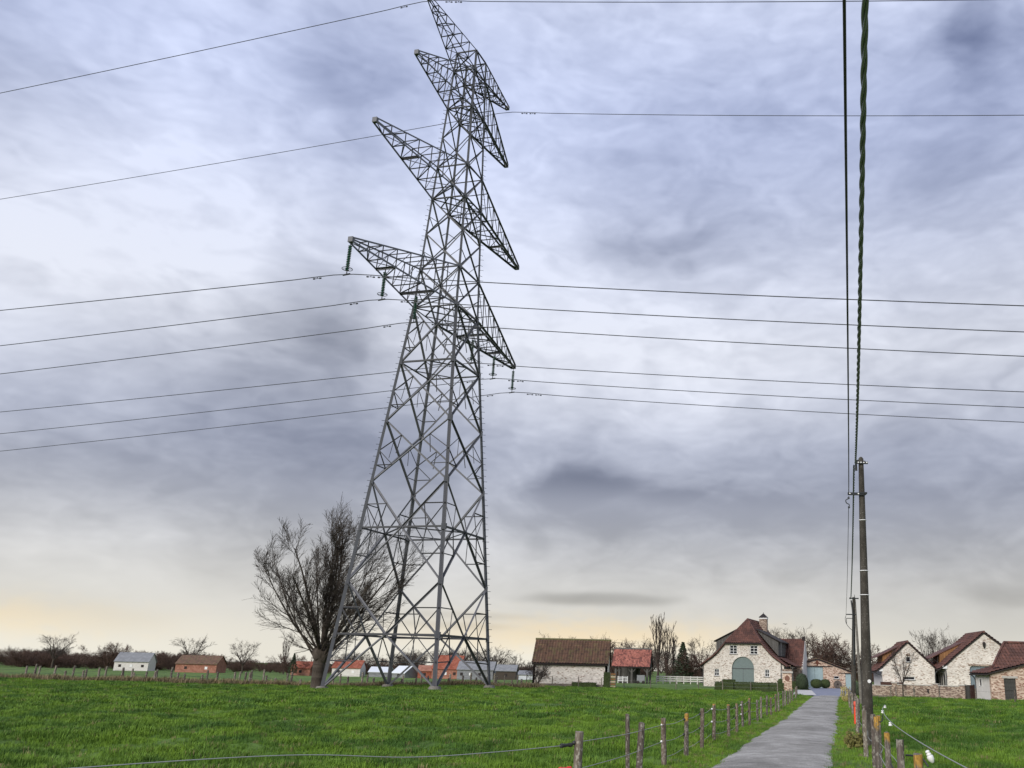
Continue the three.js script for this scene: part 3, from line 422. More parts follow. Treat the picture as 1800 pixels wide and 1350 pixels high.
// ---------------------------------------------------------------- buildings
// a tiled roof surface: rows of pantiles with a real wave and a step at every course. prof = [x, y] points from eave to ridge, run along z from z0 to z1 (either may be a function of the share of the way up)
function tiles(prof, z0, z1, pitch = 0.3, course = 0.38, lift = 0.08) {
  const L = [0]; for (let i = 1; i < prof.length; i++) L.push(L[i - 1] + Math.hypot(prof[i][0] - prof[i - 1][0], prof[i][1] - prof[i - 1][1]));
  const total = L[L.length - 1], rows = Math.max(2, Math.round(total / course)), at = (s) => { let i = 0; while (i < L.length - 2 && s > L[i + 1]) i++; const t = (s - L[i]) / (L[i + 1] - L[i]), dx = prof[i + 1][0] - prof[i][0], dy = prof[i + 1][1] - prof[i][1], n = Math.hypot(dx, dy), up = dx >= 0 ? 1 : -1; return [mix(prof[i][0], prof[i + 1][0], t), mix(prof[i][1], prof[i + 1][1], t), (-dy / n) * up, (dx / n) * up]; };
  const Z0 = typeof z0 === 'function' ? z0 : () => z0, Z1 = typeof z1 === 'function' ? z1 : () => z1; let lo = 1e9, hi = -1e9; for (const t of [0, 0.5, 1]) { lo = Math.min(lo, Z0(t), Z1(t)); hi = Math.max(hi, Z0(t), Z1(t)); }
  const n = Math.ceil((hi - lo) / pitch) * 5, pos = [], uv = [], idx = [];
  for (let r = 0; r < rows; r++) for (let e = 0; e < 2; e++) {
    const s = ((r + e) / rows) * total, [x, y, nx, ny] = at(Math.min(s, total - 1e-4)), t = s / total, a = Math.min(Z0(t), Z1(t)), b = Math.max(Z0(t), Z1(t));
    for (let k = 0; k <= n; k++) { const z = clamp(lo + ((hi - lo) * k) / n, a, b), w = lift + 0.05 * Math.sin((z / pitch) * 6.283) + (e ? -0.03 : 0.05) + (hash2(Math.floor(z / pitch), r) - 0.5) * 0.014; pos.push(x + nx * w, y + ny * w, z); uv.push(z, s); }
  }
  const row = n + 1; for (let r = 0; r < rows * 2 - 1; r++) for (let k = 0; k < n; k++) { const a = r * row + k, b = a + row; idx.push(a, a + 1, b, a + 1, b + 1, b); }
  return mesh3(pos, idx, uv);
}
function slab(prof, t, z0, z1) {                                        // the boarding under the tiles, seen along the verge and the eaves
  const up = prof.map(([x, y]) => new THREE.Vector2(x, y)), dn = prof.map(([x, y]) => new THREE.Vector2(x, y - t)).reverse();
  return new THREE.ExtrudeGeometry(new THREE.Shape([...up, ...dn]), { depth: z1 - z0, bevelEnabled: false }).translate(0, 0, z0);
}
function front(pts, holes = [], t = 0.3) {                              // a wall with openings, its face at z = 0
  const s = new THREE.Shape(pts.map(([x, y]) => new THREE.Vector2(x, y)));
  for (const h of holes) { const p = new THREE.Path(); if (h.arch) { const [x0, x1, y0, y1] = h.arch, r = (x1 - x0) / 2; p.moveTo(x0, y0); p.lineTo(x0, y1); p.absarc((x0 + x1) / 2, y1, r, Math.PI, 0, true); p.lineTo(x1, y0); p.closePath(); } else { const [x0, x1, y0, y1] = h; p.moveTo(x0, y0); p.lineTo(x0, y1); p.lineTo(x1, y1); p.lineTo(x1, y0); p.closePath(); } s.holes.push(p); }
  return new THREE.ExtrudeGeometry(s, { depth: t, bevelEnabled: false, curveSegments: 20 }).translate(0, 0, -t);
}
function windowIn(parent, x0, x1, y0, y1, cols, rows, z = 0, wide = 0.07, sill = true) {
  const w = sub('window', parent), f = [], zc = z - 0.1; w.position.set(0, 0, 0);
  f.push(span(x0, x0 + wide, y0, y1, zc - 0.04, zc + 0.04), span(x1 - wide, x1, y0, y1, zc - 0.04, zc + 0.04), span(x0 + wide, x1 - wide, y0, y0 + wide, zc - 0.04, zc + 0.04), span(x0 + wide, x1 - wide, y1 - wide, y1, zc - 0.04, zc + 0.04));
  for (let i = 1; i < cols; i++) { const x = mix(x0, x1, i / cols); f.push(span(x - 0.03, x + 0.03, y0 + wide, y1 - wide, zc - 0.03, zc + 0.03)); }
  for (let i = 1; i < rows; i++) { const y = mix(y0, y1, i / rows); f.push(span(x0 + wide, x1 - wide, y - 0.025, y + 0.025, zc - 0.026, zc + 0.026)); }
  part('frame', merged(f), M.white, w); for (let i = 0; i < cols; i++) for (let j = 0; j < rows; j++) part('pane', span(mix(x0, x1, i / cols) + 0.03, mix(x0, x1, (i + 1) / cols) - 0.03, mix(y0, y1, j / rows) + 0.025, mix(y0, y1, (j + 1) / rows) - 0.025, zc - 0.012, zc + 0.008), M.glass, w);
  if (sill) part('sill', span(x0 - 0.08, x1 + 0.08, y0 - 0.09, y0, z - 0.2, z + 0.06), M.sill, w);
}
const mirror = (prof, c) => prof.map(([x, y]) => [2 * c - x, y]);
function roofPair(parent, left, right, z0, z1, mat, t = 0.14) {
  const r = sub('roof', parent);
  for (const p of [left, right]) { part('tiles', tiles(p, z0, z1), mat, r); part('boarding', slab(p, t, z0 + 0.02, z1 - 0.02), M.dark, r); }
  const [x, y] = left[left.length - 1]; part('ridge_tiles', rod([x, y + 0.05, z0], [x, y + 0.05, z1], 0.13, 8), mat, r); return r;
}
const gutter = (parent, pts, r = 0.05) => part('downpipe', tube(pts, r, 30, 8), M.lead, parent);
// the main farmhouse: white brick gable with a half-hipped roof swept out at the eaves
{
  const h = thing('farmhouse', 'white brick farmhouse with half-hipped red roof and large arched green door', 'house', [7.03, 0, -131.28], -0.314);
  const prof = [[-0.5, 2.72], [0.1, 3.1], [0.76, 3.57], [1.3, 3.95], [1.83, 4.4], [2.64, 5.28], [3.04, 5.75], [5.55, 9.05]], W = 10.6, c = 5.55;
  const cut = [[-0.02, 0], [-0.02, 2.9], [0.76, 3.45], [1.3, 3.83], [1.83, 4.28], [2.64, 5.16], [3.04, 5.62]], wall = [...cut, ...cut.map(([x, y]) => [2 * c - x, y]).reverse()].map(([x, y]) => [x, y]);
  part('wall', front(wall, [{ arch: [3.94, 7.02, 0.02, 2.42] }, [3.64, 4.7, 4.3, 5.45], [6.5, 7.56, 4.3, 5.45], [1.5, 2.17, 1.4, 2.32], [8.5, 9.12, 1.4, 2.36]]), M.brickWhite, h);
  part('wall', merged([span(-0.02, 0.28, 0, 2.8, -13, -0.3), span(W + 0.24, W + 0.5, 0, 2.8, -13, -0.3)].concat([front(wall).translate(0, 0, -12.98)])), M.brickWhite, h);
  const d = sub('arched_door', h); part('leaf', new THREE.ExtrudeGeometry((() => { const s = new THREE.Shape(); s.moveTo(3.96, 0.02); s.lineTo(3.96, 2.42); s.absarc(5.48, 2.42, 1.52, Math.PI, 0, true); s.lineTo(7.0, 0.02); return s; })(), { depth: 0.06, bevelEnabled: false, curveSegments: 20 }).translate(0, 0, -0.24), M.doorGreen, d); part('transom', span(3.97, 6.99, 2.38, 2.46, -0.18, -0.12), M.lead, d); part('batten', span(5.46, 5.5, 0.03, 2.37, -0.185, -0.165), M.lead, d);
  windowIn(h, 3.64, 4.7, 4.3, 5.45, 2, 3); windowIn(h, 6.5, 7.56, 4.3, 5.45, 2, 3); windowIn(h, 1.5, 2.17, 1.4, 2.32, 2, 2); windowIn(h, 8.5, 9.12, 1.4, 2.36, 2, 2);
  const r = sub('roof', h), top = prof.slice(0, 7), hipZ = (t) => 0.25 - clamp((t - 0.56) / 0.44) * 3.2, mz = (p) => mirror(p, c);
  for (const p of [prof, mz(prof)]) { part('tiles', tiles(p, -13.2, hipZ), M.tileRed, r); part('boarding', slab(p.slice(0, 7), 0.16, -13.1, 0.22), M.dark, r); part('boarding', slab(p.slice(6), 0.16, -13.1, -2.9), M.dark, r); }
  // the hipped end
  { const n = 12, g = []; for (let k = 0; k < 1; k++) { const t = tiles([[0, 0], [3.0, 3.32]], (s) => 3.0 - c + s * 2.52, (s) => 8.1 - c - s * 2.55); t.rotateY(Math.PI / 2); t.translate(c, 5.72, 0.32); g.push(t); } part('hip_tiles', merged(g), M.tileRed, r);
    part('hip_eave', span(2.9, 8.2, 5.6, 5.75, 0.0, 0.36), M.dark, r); part('boarding', mesh3([2.95, 5.72, 0.31, 8.15, 5.72, 0.31, 5.55, 9.02, -2.88, 2.95, 5.62, 0.25, 8.15, 5.62, 0.25, 5.55, 8.9, -2.88], [0, 1, 2, 4, 3, 5, 0, 3, 4, 0, 4, 1, 1, 4, 5, 1, 5, 2, 2, 5, 3, 2, 3, 0]), M.dark, r);
    for (const s of [-1, 1]) part('hip_ridge', rod([c + s * 2.58, 5.78, 0.34], [c, 9.12, -2.9], 0.11, 8), M.tileRed, r); part('ridge_tiles', rod([c, 9.1, -2.9], [c, 9.1, -13.2], 0.13, 8), M.tileRed, r);
    for (const s of [-1, 1]) { const v = prof.slice(0, 7).map(([x, y]) => [s < 0 ? x : 2 * c - x, y + 0.05, 0.28]); part('verge_tiles', tube(v, 0.1, 40, 8), M.tileRed, r); } }
  // long shed dormers with grey boarded cheeks
  for (const s of [-1, 1]) { const dm = sub('dormer', h), X = (x) => c + s * x, shp = (pts, z0, z1) => new THREE.ExtrudeGeometry(new THREE.Shape(pts.map(([x, y]) => new THREE.Vector2(X(x), y))), { depth: z1 - z0, bevelEnabled: false }).translate(0, 0, z0);
    part('cheek', shp([[4.4, 4.15], [4.4, 6.0], [1.5, 7.55], [1.6, 7.3]], -8.6, -2.4), M.woodDark, dm); part('dormer_roof', shp([[4.75, 5.95], [4.75, 6.07], [1.35, 7.75], [1.35, 7.62]], -8.8, -2.2), M.dark, dm);
  }
  const ch = sub('chimney', h); part('stack', box(1.1, 2.6, 0.8, 6.6, 8.2, -9.0), M.brickGarden, ch); part('white_band', box(1.22, 0.22, 0.92, 6.6, 9.55, -9.0), M.white, ch); part('cap', new THREE.ConeGeometry(0.86, 0.62, 4, 1).rotateY(0.785).translate(6.6, 9.98, -9.0), M.dark, ch); part('finial', rod([6.6, 10.2, -9], [6.6, 10.42, -9], 0.03), M.dark, ch);
  // lean-to porch and the cross wing on the far side
  const p = sub('porch', h); part('porch_roof', tiles([[12.5, 2.75], [11.4, 3.2], [10.3, 3.85]], -6.2, -1.2), M.tileRed, p); part('porch_wall', merged([span(10.9, 11.7, 0, 3.0, -2.2, -1.9), span(12.0, 12.3, 0, 2.6, -6, -5.7)]), M.brickWarm, p); part('porch_post', span(11.9, 12.05, 0, 2.75, -1.9, -1.75), M.woodDark, p); part('porch_beam', span(10.9, 12.3, 2.62, 2.76, -1.92, -1.74), M.woodDark, p);
  const w = sub('cross_wing', h); part('wing_wall', span(10.2, 12.35, 0, 3.0, -11.5, -7.2), M.brickWarm, w); part('wing_gable', front([[0, 0], [0, 2.95], [2.3, 6.4], [4.6, 2.95], [4.6, 0]], [], 0.22).rotateY(Math.PI / 2).translate(12.6, 0, -6.9), M.render, w);
  const q = tiles([[0, 2.85], [2.35, 6.55]], 0, 3.9); q.rotateY(-Math.PI / 2); q.translate(12.55, 0, -7.1); const q2 = tiles([[0, 2.85], [2.35, 6.55]], 0, 3.9); q2.rotateY(Math.PI / 2); q2.translate(8.65, 0, -6.9); part('wing_roof', q2, M.tileRed, w);
  part('wing_ridge', rod([8.6, 6.6, -9.25], [12.6, 6.6, -9.25], 0.12, 8), M.tileRed, w); part('wing_chimney', box(0.42, 0.6, 0.42, 12.4, 6.75, -9.25), M.dark, w);
  gutter(h, [[10.72, 3.3, 0.1], [10.75, 3.1, 0.08], [10.72, 1.5, 0.08], [10.72, 0.05, 0.08]], 0.06); gutter(h, [[10.4, 5.9, -2.1], [10.4, 5.2, -2.1], [10.4, 4.2, -2.1]], 0.06); gutter(h, [[-0.1, 2.7, 0.12], [-0.08, 2.4, 0.08], [-0.08, 0.05, 0.08]], 0.04);
}
// the low garage
{
  const h = thing('garage', 'low gabled brick garage with pale blue doors at the end of the drive', 'garage', [21.93, 0, -137.26], -0.05);
  part('wall', front([[0, 0], [0, 3.5], [1.79, 3.95], [6.75, 2.28], [6.75, 0]], [[0.2, 2.57, 0.02, 2.9], [4.09, 4.84, 1.34, 1.7], [5.72, 6.55, 0.02, 2.06]]), M.brickWarm, h); part('wall', merged([span(0, 0.3, 0, 3.4, -8, -0.3), span(6.45, 6.75, 0, 2.3, -8, -0.3)]), M.brickWarm, h);
  part('double_door', span(0.22, 1.37, 0.03, 2.88, -0.2, -0.12), M.doorBlue, h); part('double_door', span(1.4, 2.55, 0.03, 2.88, -0.2, -0.12), M.doorBlue, h); part('side_door', span(5.74, 6.53, 0.03, 2.04, -0.2, -0.12), M.doorBlue, h);
  part('door_rail', span(0.05, 3.95, 2.94, 3.04, 0.02, 0.12), M.dark, h); part('door_rail', span(4.75, 6.7, 2.08, 2.15, 0.02, 0.1), M.dark, h); windowIn(h, 4.09, 4.84, 1.34, 1.7, 1, 1, 0, 0.06);
  const r = sub('roof', h); for (const pr of [[[-0.25, 3.42], [1.79, 4.02]], [[6.95, 2.22], [1.79, 4.02]]]) { part('tiles', tiles(pr, -8.2, 0.2), M.tileBrown, r); part('boarding', slab(pr, 0.12, -8.1, 0.18), M.dark, r); }
  const s = new THREE.Shape([[0, 0], [0.16, 0.28], [0.55, 0.34], [0.2, 0.5], [0.12, 0.72], [-0.12, 0.72], [-0.2, 0.5], [-0.55, 0.34], [-0.16, 0.28]].map(([x, y]) => new THREE.Vector2(x, y))); part('gable_ornament', new THREE.ExtrudeGeometry(s, { depth: 0.06, bevelEnabled: false }).translate(1.75, 3.05, 0.02), plain(96, 58, 42), h);
  const m = thing('millstone', 'old round stone wheel leaning on the garage wall', 'millstone', [26.45, 0.02, -136.75], -0.05); part('wheel', new THREE.CylinderGeometry(0.55, 0.55, 0.16, 26).rotateX(1.571 - 0.12).translate(0, 0.55, 0), speckle(92, 84, 78, 24, 0.6), m); part('hub_hole', new THREE.CylinderGeometry(0.14, 0.14, 0.02, 14).rotateX(1.571 - 0.12).translate(0, 0.56, 0.09), M.dark, m);
}
// the long barn and the open cart shed
{
  const h = thing('barn', 'pale brick barn under a long dark brown tiled roof', 'barn', [-12.97, 0, -103.36], 0);
  part('wall', front([[0, 0.32], [0, 2.45], [8.05, 2.45], [8.05, 0.32]], []), M.brickPale, h); part('plinth', span(-0.05, 8.1, 0, 0.32, -0.33, 0.05), M.plinth, h); part('cornice', span(-0.06, 8.11, 2.2, 2.36, 0.0, 0.08), M.plinth, h);
  const gb = (x, nm) => part(nm, front([[0, 0], [0, 2.45], [2.5, 4.75], [5, 2.45], [5, 0]], nm === 'gable_wall' ? [[2.2, 2.8, 2.7, 3.5]] : [], 0.25).rotateY(Math.PI / 2).translate(x, 0, 0), M.brickPale, h); gb(8.05, 'gable_wall'); gb(0.25, 'back_gable'); part('wall', span(0, 8.05, 0, 2.45, -5, -4.7), M.brickPale, h); part('hatch', span(7.92, 8.0, 2.7, 3.5, -2.8, -2.2), M.doorDark, h); part('side_door', span(8.0, 8.08, 0.05, 1.95, -3.4, -2.4), M.render, h);
  const r = sub('roof', h), a = tiles([[0, 2.38], [2.82, 4.92]], 0, 8.35); a.rotateY(Math.PI / 2); a.translate(-0.15, 0, 0.32); part('tiles', a, M.tileBrown, r); const b = tiles([[0, 2.38], [2.82, 4.92]], -8.35, 0); b.rotateY(-Math.PI / 2); b.translate(-0.15, 0, -5.32); part('tiles', b, M.tileBrown, r);
  const sl = slab([[0, 2.38], [2.82, 4.92]], 0.14, 0.03, 8.32); sl.rotateY(Math.PI / 2); sl.translate(-0.15, 0, 0.3); part('boarding', sl, M.dark, r); const sb = slab([[0, 2.38], [2.82, 4.92]], 0.14, -8.32, -0.03); sb.rotateY(-Math.PI / 2); sb.translate(-0.15, 0, -5.3); part('boarding', sb, M.dark, r); part('ridge_tiles', rod([-0.2, 4.98, -2.5], [8.25, 4.98, -2.5], 0.12, 8), speckle(108, 104, 70, 26, 0.8), r);
}
{
  const h = thing('cart_shed', 'open timber cart shed with a mottled orange tiled roof', 'shed', [-5.78, 0, -141.43], -0.1);
  const r = sub('roof', h), a = tiles([[0, 2.3], [2.5, 4.85]], 0, 5.7, 0.22, 0.28); a.rotateY(Math.PI / 2); a.translate(-0.3, 0, 0.35); part('tiles', a, M.tileOrange, r); const b = tiles([[0, 2.3], [2.5, 4.85]], -5.7, 0, 0.22, 0.28); b.rotateY(-Math.PI / 2); b.translate(-0.3, 0, -4.65); part('tiles', b, M.tileOrange, r);
  for (const [tr, y, z] of [[[0, 2.3], Math.PI / 2, 0.33], [[0, 2.3], -Math.PI / 2, -4.63]]) { const s = slab([tr, [2.5, 4.85]], 0.12, y > 0 ? 0.03 : -5.67, y > 0 ? 5.67 : -0.03); s.rotateY(y); s.translate(-0.3, 0, z); part('boarding', s, M.dark, r); } part('ridge_tiles', rod([-0.3, 4.92, -2.15], [5.4, 4.92, -2.15], 0.13, 8), M.woodDark, r);
  part('gable_boarding', front([[0, 2.3], [2.45, 4.75], [4.9, 2.3]], [], 0.1).rotateY(Math.PI / 2).translate(5.25, 0, 0.3), M.dark, h);
  for (const [x, z] of [[0.3, 0], [2.7, 0], [5.0, 0], [0.3, -4.3], [2.7, -4.3], [5.0, -4.3]]) part('post', span(x - 0.13, x + 0.13, 0, 2.35, z - 0.13, z + 0.13), M.woodDark, h);
  for (const [x, s] of [[0.3, 1], [2.7, -1], [2.7, 1], [5.0, -1], [5.0, 1]]) part('brace', rod([x, 1.45, 0], [x + s * 0.75, 2.28, 0], 0.08, 4), M.woodDark, h); part('wall_plate', span(0, 5.4, 2.28, 2.42, -0.1, 0.1), M.woodDark, h); part('back_boarding', span(0.1, 3.4, 0, 2.3, -4.5, -4.42), M.woodDark, h);
  const t = thing('trailer_box', 'grey panel box parked at the open end of the cart shed', 'box', [-1.7, 0, -140.4], -0.1); part('panel', box(1.15, 1.0, 0.7, 0, 0.7, 0), M.farGrey, t); for (const x of [-0.4, 0.4]) part('wheel', new THREE.CylinderGeometry(0.22, 0.22, 0.12, 14).rotateX(1.571).translate(x, 0.22, 0.38), M.dark, t);
  const q = thing('white_gate', 'low white gate under the cart shed roof', 'gate', [-4.4, 0, -141.0], -0.1); for (const y of [0.35, 0.6, 0.85]) part('rail', box(1.5, 0.1, 0.05, 0, y, 0), M.white, q); for (const x of [-0.7, 0, 0.7]) part('upright', box(0.08, 1.0, 0.06, x, 0.5, -0.04), M.white, q);
}
// white ranch fence behind the yard
{ const f = thing('ranch_fence', 'long white board fence beyond the cart shed', 'fence', [0, 0, 0]); for (let i = 0; i < 8; i++) { const x = 0.6 + i * 1.05, z = -147.3; part('post', span(x - 0.07, x + 0.07, 0, 1.15, z - 0.06, z + 0.06), M.render, f); if (i < 7) for (const y of [0.35, 0.65, 0.95]) part('board', span(x, x + 1.05, y, y + 0.17, z + 0.061, z + 0.09), M.render, f); } }
// the three outbuildings on the other side of the wall
{
  const h = thing('cottage', 'smaller steep gabled white brick cottage behind the garden wall', 'house', [25.7, 0, -107.2], -0.08);
  part('wall', front([[0.1, 0], [0.1, 2.7], [3.07, 5.5], [5.9, 2.9], [5.9, 0]], [[2.8, 3.32, 3.42, 4.0], [2.34, 3.67, 1.53, 1.86]]), M.brickWhite, h); part('wall', merged([span(0.1, 0.4, 0, 2.65, -6.4, -0.3), span(5.6, 5.9, 0, 2.85, -6.4, -0.3)]), M.render, h);
  windowIn(h, 2.8, 3.32, 3.42, 4.0, 1, 1, 0, 0.05); windowIn(h, 2.34, 3.67, 1.53, 1.86, 1, 1, 0, 0.05); const nic = new THREE.Shape(); nic.moveTo(2.8, 4.06); nic.absarc(3.06, 4.12, 0.26, Math.PI, 0, true); nic.lineTo(3.32, 4.06); part('blind_arch', new THREE.ExtrudeGeometry(nic, { depth: 0.03, bevelEnabled: false }).translate(0, 0, 0.004), M.brickGarden, h);
  roofPair(h, [[-0.7, 2.32], [-0.05, 2.75], [0.7, 3.42], [1.6, 4.28], [3.07, 5.62]], [[6.25, 2.6], [3.07, 5.62]], -6.6, 0.15, M.tileRed);
  const d = sub('dormer', h); part('cheek', new THREE.ExtrudeGeometry(new THREE.Shape([[0.5, 3.0], [0.5, 4.25], [2.7, 5.3], [2.7, 5.0]].map(([x, y]) => new THREE.Vector2(x, y))), { depth: 4.0, bevelEnabled: false }).translate(0, 0, -5.8), M.woodBrown, d); part('dormer_roof', slab([[-0.3, 3.94], [2.95, 5.5]], 0.1, -6.0, -1.5), M.tileRed, d);
  gutter(h, [[-0.7, 2.3, 0], [-0.5, 2.1, -0.1], [0.02, 1.9, -0.2], [0.02, 0.1, -0.2]], 0.045); gutter(h, [[6.15, 2.5, 0.1], [5.96, 2.3, 0.08], [5.96, 0.1, 0.08]], 0.045); part('eave_bracket', box(0.4, 0.25, 0.2, -0.02, 2.5, -0.05), M.white, h); part('bench_box', span(-0.2, 2.2, 0.9, 1.25, 0.3, 0.7), M.gateBrown, h);
}
{
  const h = thing('coach_house', 'large gabled white brick house with a lantern ornament and blue arched opening', 'house', [32.47, 0, -105.86], -0.06);
  part('wall', front([[0.1, 0], [0.1, 3.1], [1.3, 4.1], [4.58, 6.6], [9.0, 3.4], [9.0, 0]], [[2.72, 5.82, 0.02, 3.15]]), M.brickWhite, h); part('wall', merged([span(0.1, 0.4, 0, 3.05, -7.4, -0.3), span(8.7, 9.0, 0, 3.3, -7.4, -0.3)]), M.render, h);
  for (const [z0, z1, y0] of [[-0.9, -0.5, 0.1], [-1.9, -1.7, 0.9], [-2.9, -2.7, 0.9]]) part('slit_window', span(0.05, 0.12, y0, 2.2, z0, z1), M.glass, h); part('side_door', span(0.04, 0.13, 0.05, 2.2, -4.4, -3.6), M.doorDark, h);
  part('opening_doors', span(2.72, 5.82, 0.02, 3.13, -0.26, -0.2), speckle(112, 124, 130, 6, 1), h); part('arch_corner', new THREE.ExtrudeGeometry((() => { const s = new THREE.Shape(); s.moveTo(2.72, 3.15); s.lineTo(2.72, 2.8); s.absarc(3.07, 2.8, 0.35, Math.PI, Math.PI / 2, true); s.lineTo(3.07, 3.15); return s; })(), { depth: 0.28, bevelEnabled: false }).translate(0, 0, -0.29), M.brickWhite, h); part('lintel', span(2.6, 5.95, 3.16, 3.34, -0.01, 0.02), M.brickGarden, h);
  roofPair(h, [[-0.75, 2.7], [0.1, 3.2], [1.3, 4.25], [4.58, 6.8]], [[9.4, 3.2], [4.58, 6.8]], -7.6, 0.15, M.tileRed);
  const d = sub('dormer', h); part('cheek', new THREE.ExtrudeGeometry(new THREE.Shape([[0.3, 3.3], [0.3, 4.4], [2.6, 5.55], [2.7, 5.2]].map(([x, y]) => new THREE.Vector2(x, y))), { depth: 3.4, bevelEnabled: false }).translate(0, 0, -6.6), M.woodBrown, d); part('dormer_roof', slab([[-0.9, 3.95], [0.3, 4.55], [3.0, 5.8]], 0.1, -6.8, -3.1), M.tileRed, d); part('dormer_post', rod([0.1, 3.3, -3.5], [0.1, 4.4, -3.5], 0.06), M.dark, d); part('dormer_stay', rod([-0.6, 4.0, -3.5], [0.1, 3.5, -3.5], 0.04), M.dark, d);
  const o = sub('lantern_ornament', h); part('body', merged([rod([4.48, 5.05, 0.12], [4.48, 5.2, 0.12], 0.05, 6, 0.1), rod([4.48, 5.25, 0.12], [4.48, 5.6, 0.12], 0.14, 6, 0.19), rod([4.48, 5.6, 0.12], [4.48, 5.8, 0.12], 0.2, 6, 0.02), rod([4.48, 5.4, 0], [4.48, 5.4, 0.14], 0.03)]), M.dark, o);
  gutter(h, [[-0.7, 2.65, -0.5], [-0.3, 2.5, -0.5], [0.03, 2.3, -0.5], [0.03, 0.1, -0.5]], 0.05); gutter(h, [[-0.1, 2.95, 0.05], [0.04, 2.8, 0.08], [0.04, 0.1, 0.08]], 0.05); part('eave_bracket', box(0.5, 0.3, 0.25, 0.0, 2.95, 0.0), M.white, h);
}
{
  const h = thing('stable', 'low stable with a dark plank door under deep red roof slopes at the picture edge', 'stable', [28.48, 0, -80.38], 0.1);
  part('wall', front([[0, 0], [0, 2.26], [5, 3.5], [5, 0]], [[1.13, 2.2, 0.02, 1.92]]), M.brickWarm, h); part('wall', front([[0.3, 0], [0.3, 2.2], [3.0, 2.2], [3.0, 0]], [[1.05, 1.5, 1.26, 1.79]], 0.25).rotateY(-Math.PI / 2).translate(0, 0, 0).translate(0.0, 0, 0).translate(0, 0, -3.3), M.render, h);
  part('lintel', span(0.98, 2.36, 1.93, 2.1, -0.02, 0.04), M.stone, h); const d = sub('plank_door', h); for (let i = 0; i < 5; i++) part('plank', span(1.14 + i * 0.211, 1.345 + i * 0.211, 0.03, 1.91, -0.16, -0.1 + (i % 2) * 0.008), M.doorDark, d); part('ledge', span(1.15, 2.18, 0.95, 1.05, -0.09, -0.06), M.doorDark, d);
  part('side_window', merged([span(-0.03, 0.0, 1.2, 1.26, -2.3, -1.75), span(-0.02, 0.02, 1.26, 1.79, -2.3, -2.24), span(-0.02, 0.02, 1.26, 1.79, -1.81, -1.75), span(-0.02, 0.02, 1.79, 1.86, -2.3, -1.75)]), M.white, h); part('side_pane', span(0.06, 0.1, 1.2, 1.85, -2.3, -1.75), M.glass, h);
  const r = sub('roof', h), lowP = [[-0.42, 2.22], [0.1, 2.4], [3.05, 3.12], [5.2, 3.68]]; part('lower_tiles', tiles(lowP, -3.3, 0.3), M.tileRed, r); part('boarding', slab(lowP, 0.1, -3.3, 0.27), M.dark, r);
  part('upper_front_tiles', tilesFront(0.35, 7.5, 2.72, 4.82, -0.3, -2.7, 2.4), M.tileRed, r); part('ridge_tiles', rod([2.75, 4.95, -2.7], [7.5, 4.95, -2.7], 0.12, 8), M.tileRed, r); part('hip_ridge', rod([0.35, 2.8, -0.3], [2.75, 4.95, -2.7], 0.1, 8), M.tileRed, r);
  gutter(h, [[-0.4, 2.15, -2.9], [-0.2, 2.0, -2.95], [-0.06, 1.8, -2.95], [-0.06, 0.05, -2.95]], 0.05);
}
function tilesFront(x0, x1, y0, y1, z0, z1, inset) { const len = Math.hypot(y1 - y0, z0 - z1), g = tiles([[0, y0], [z0 - z1, y1]], (t) => -(x1), (t) => -(x0 + inset * t)); g.rotateY(Math.PI / 2); g.translate(0, 0, z0); g.scale(-1, 1, 1); const ix = g.index.array; for (let i = 0; i < ix.length; i += 3) { const t = ix[i]; ix[i] = ix[i + 1]; ix[i + 1] = t; } g.computeVertexNormals(); return g; }
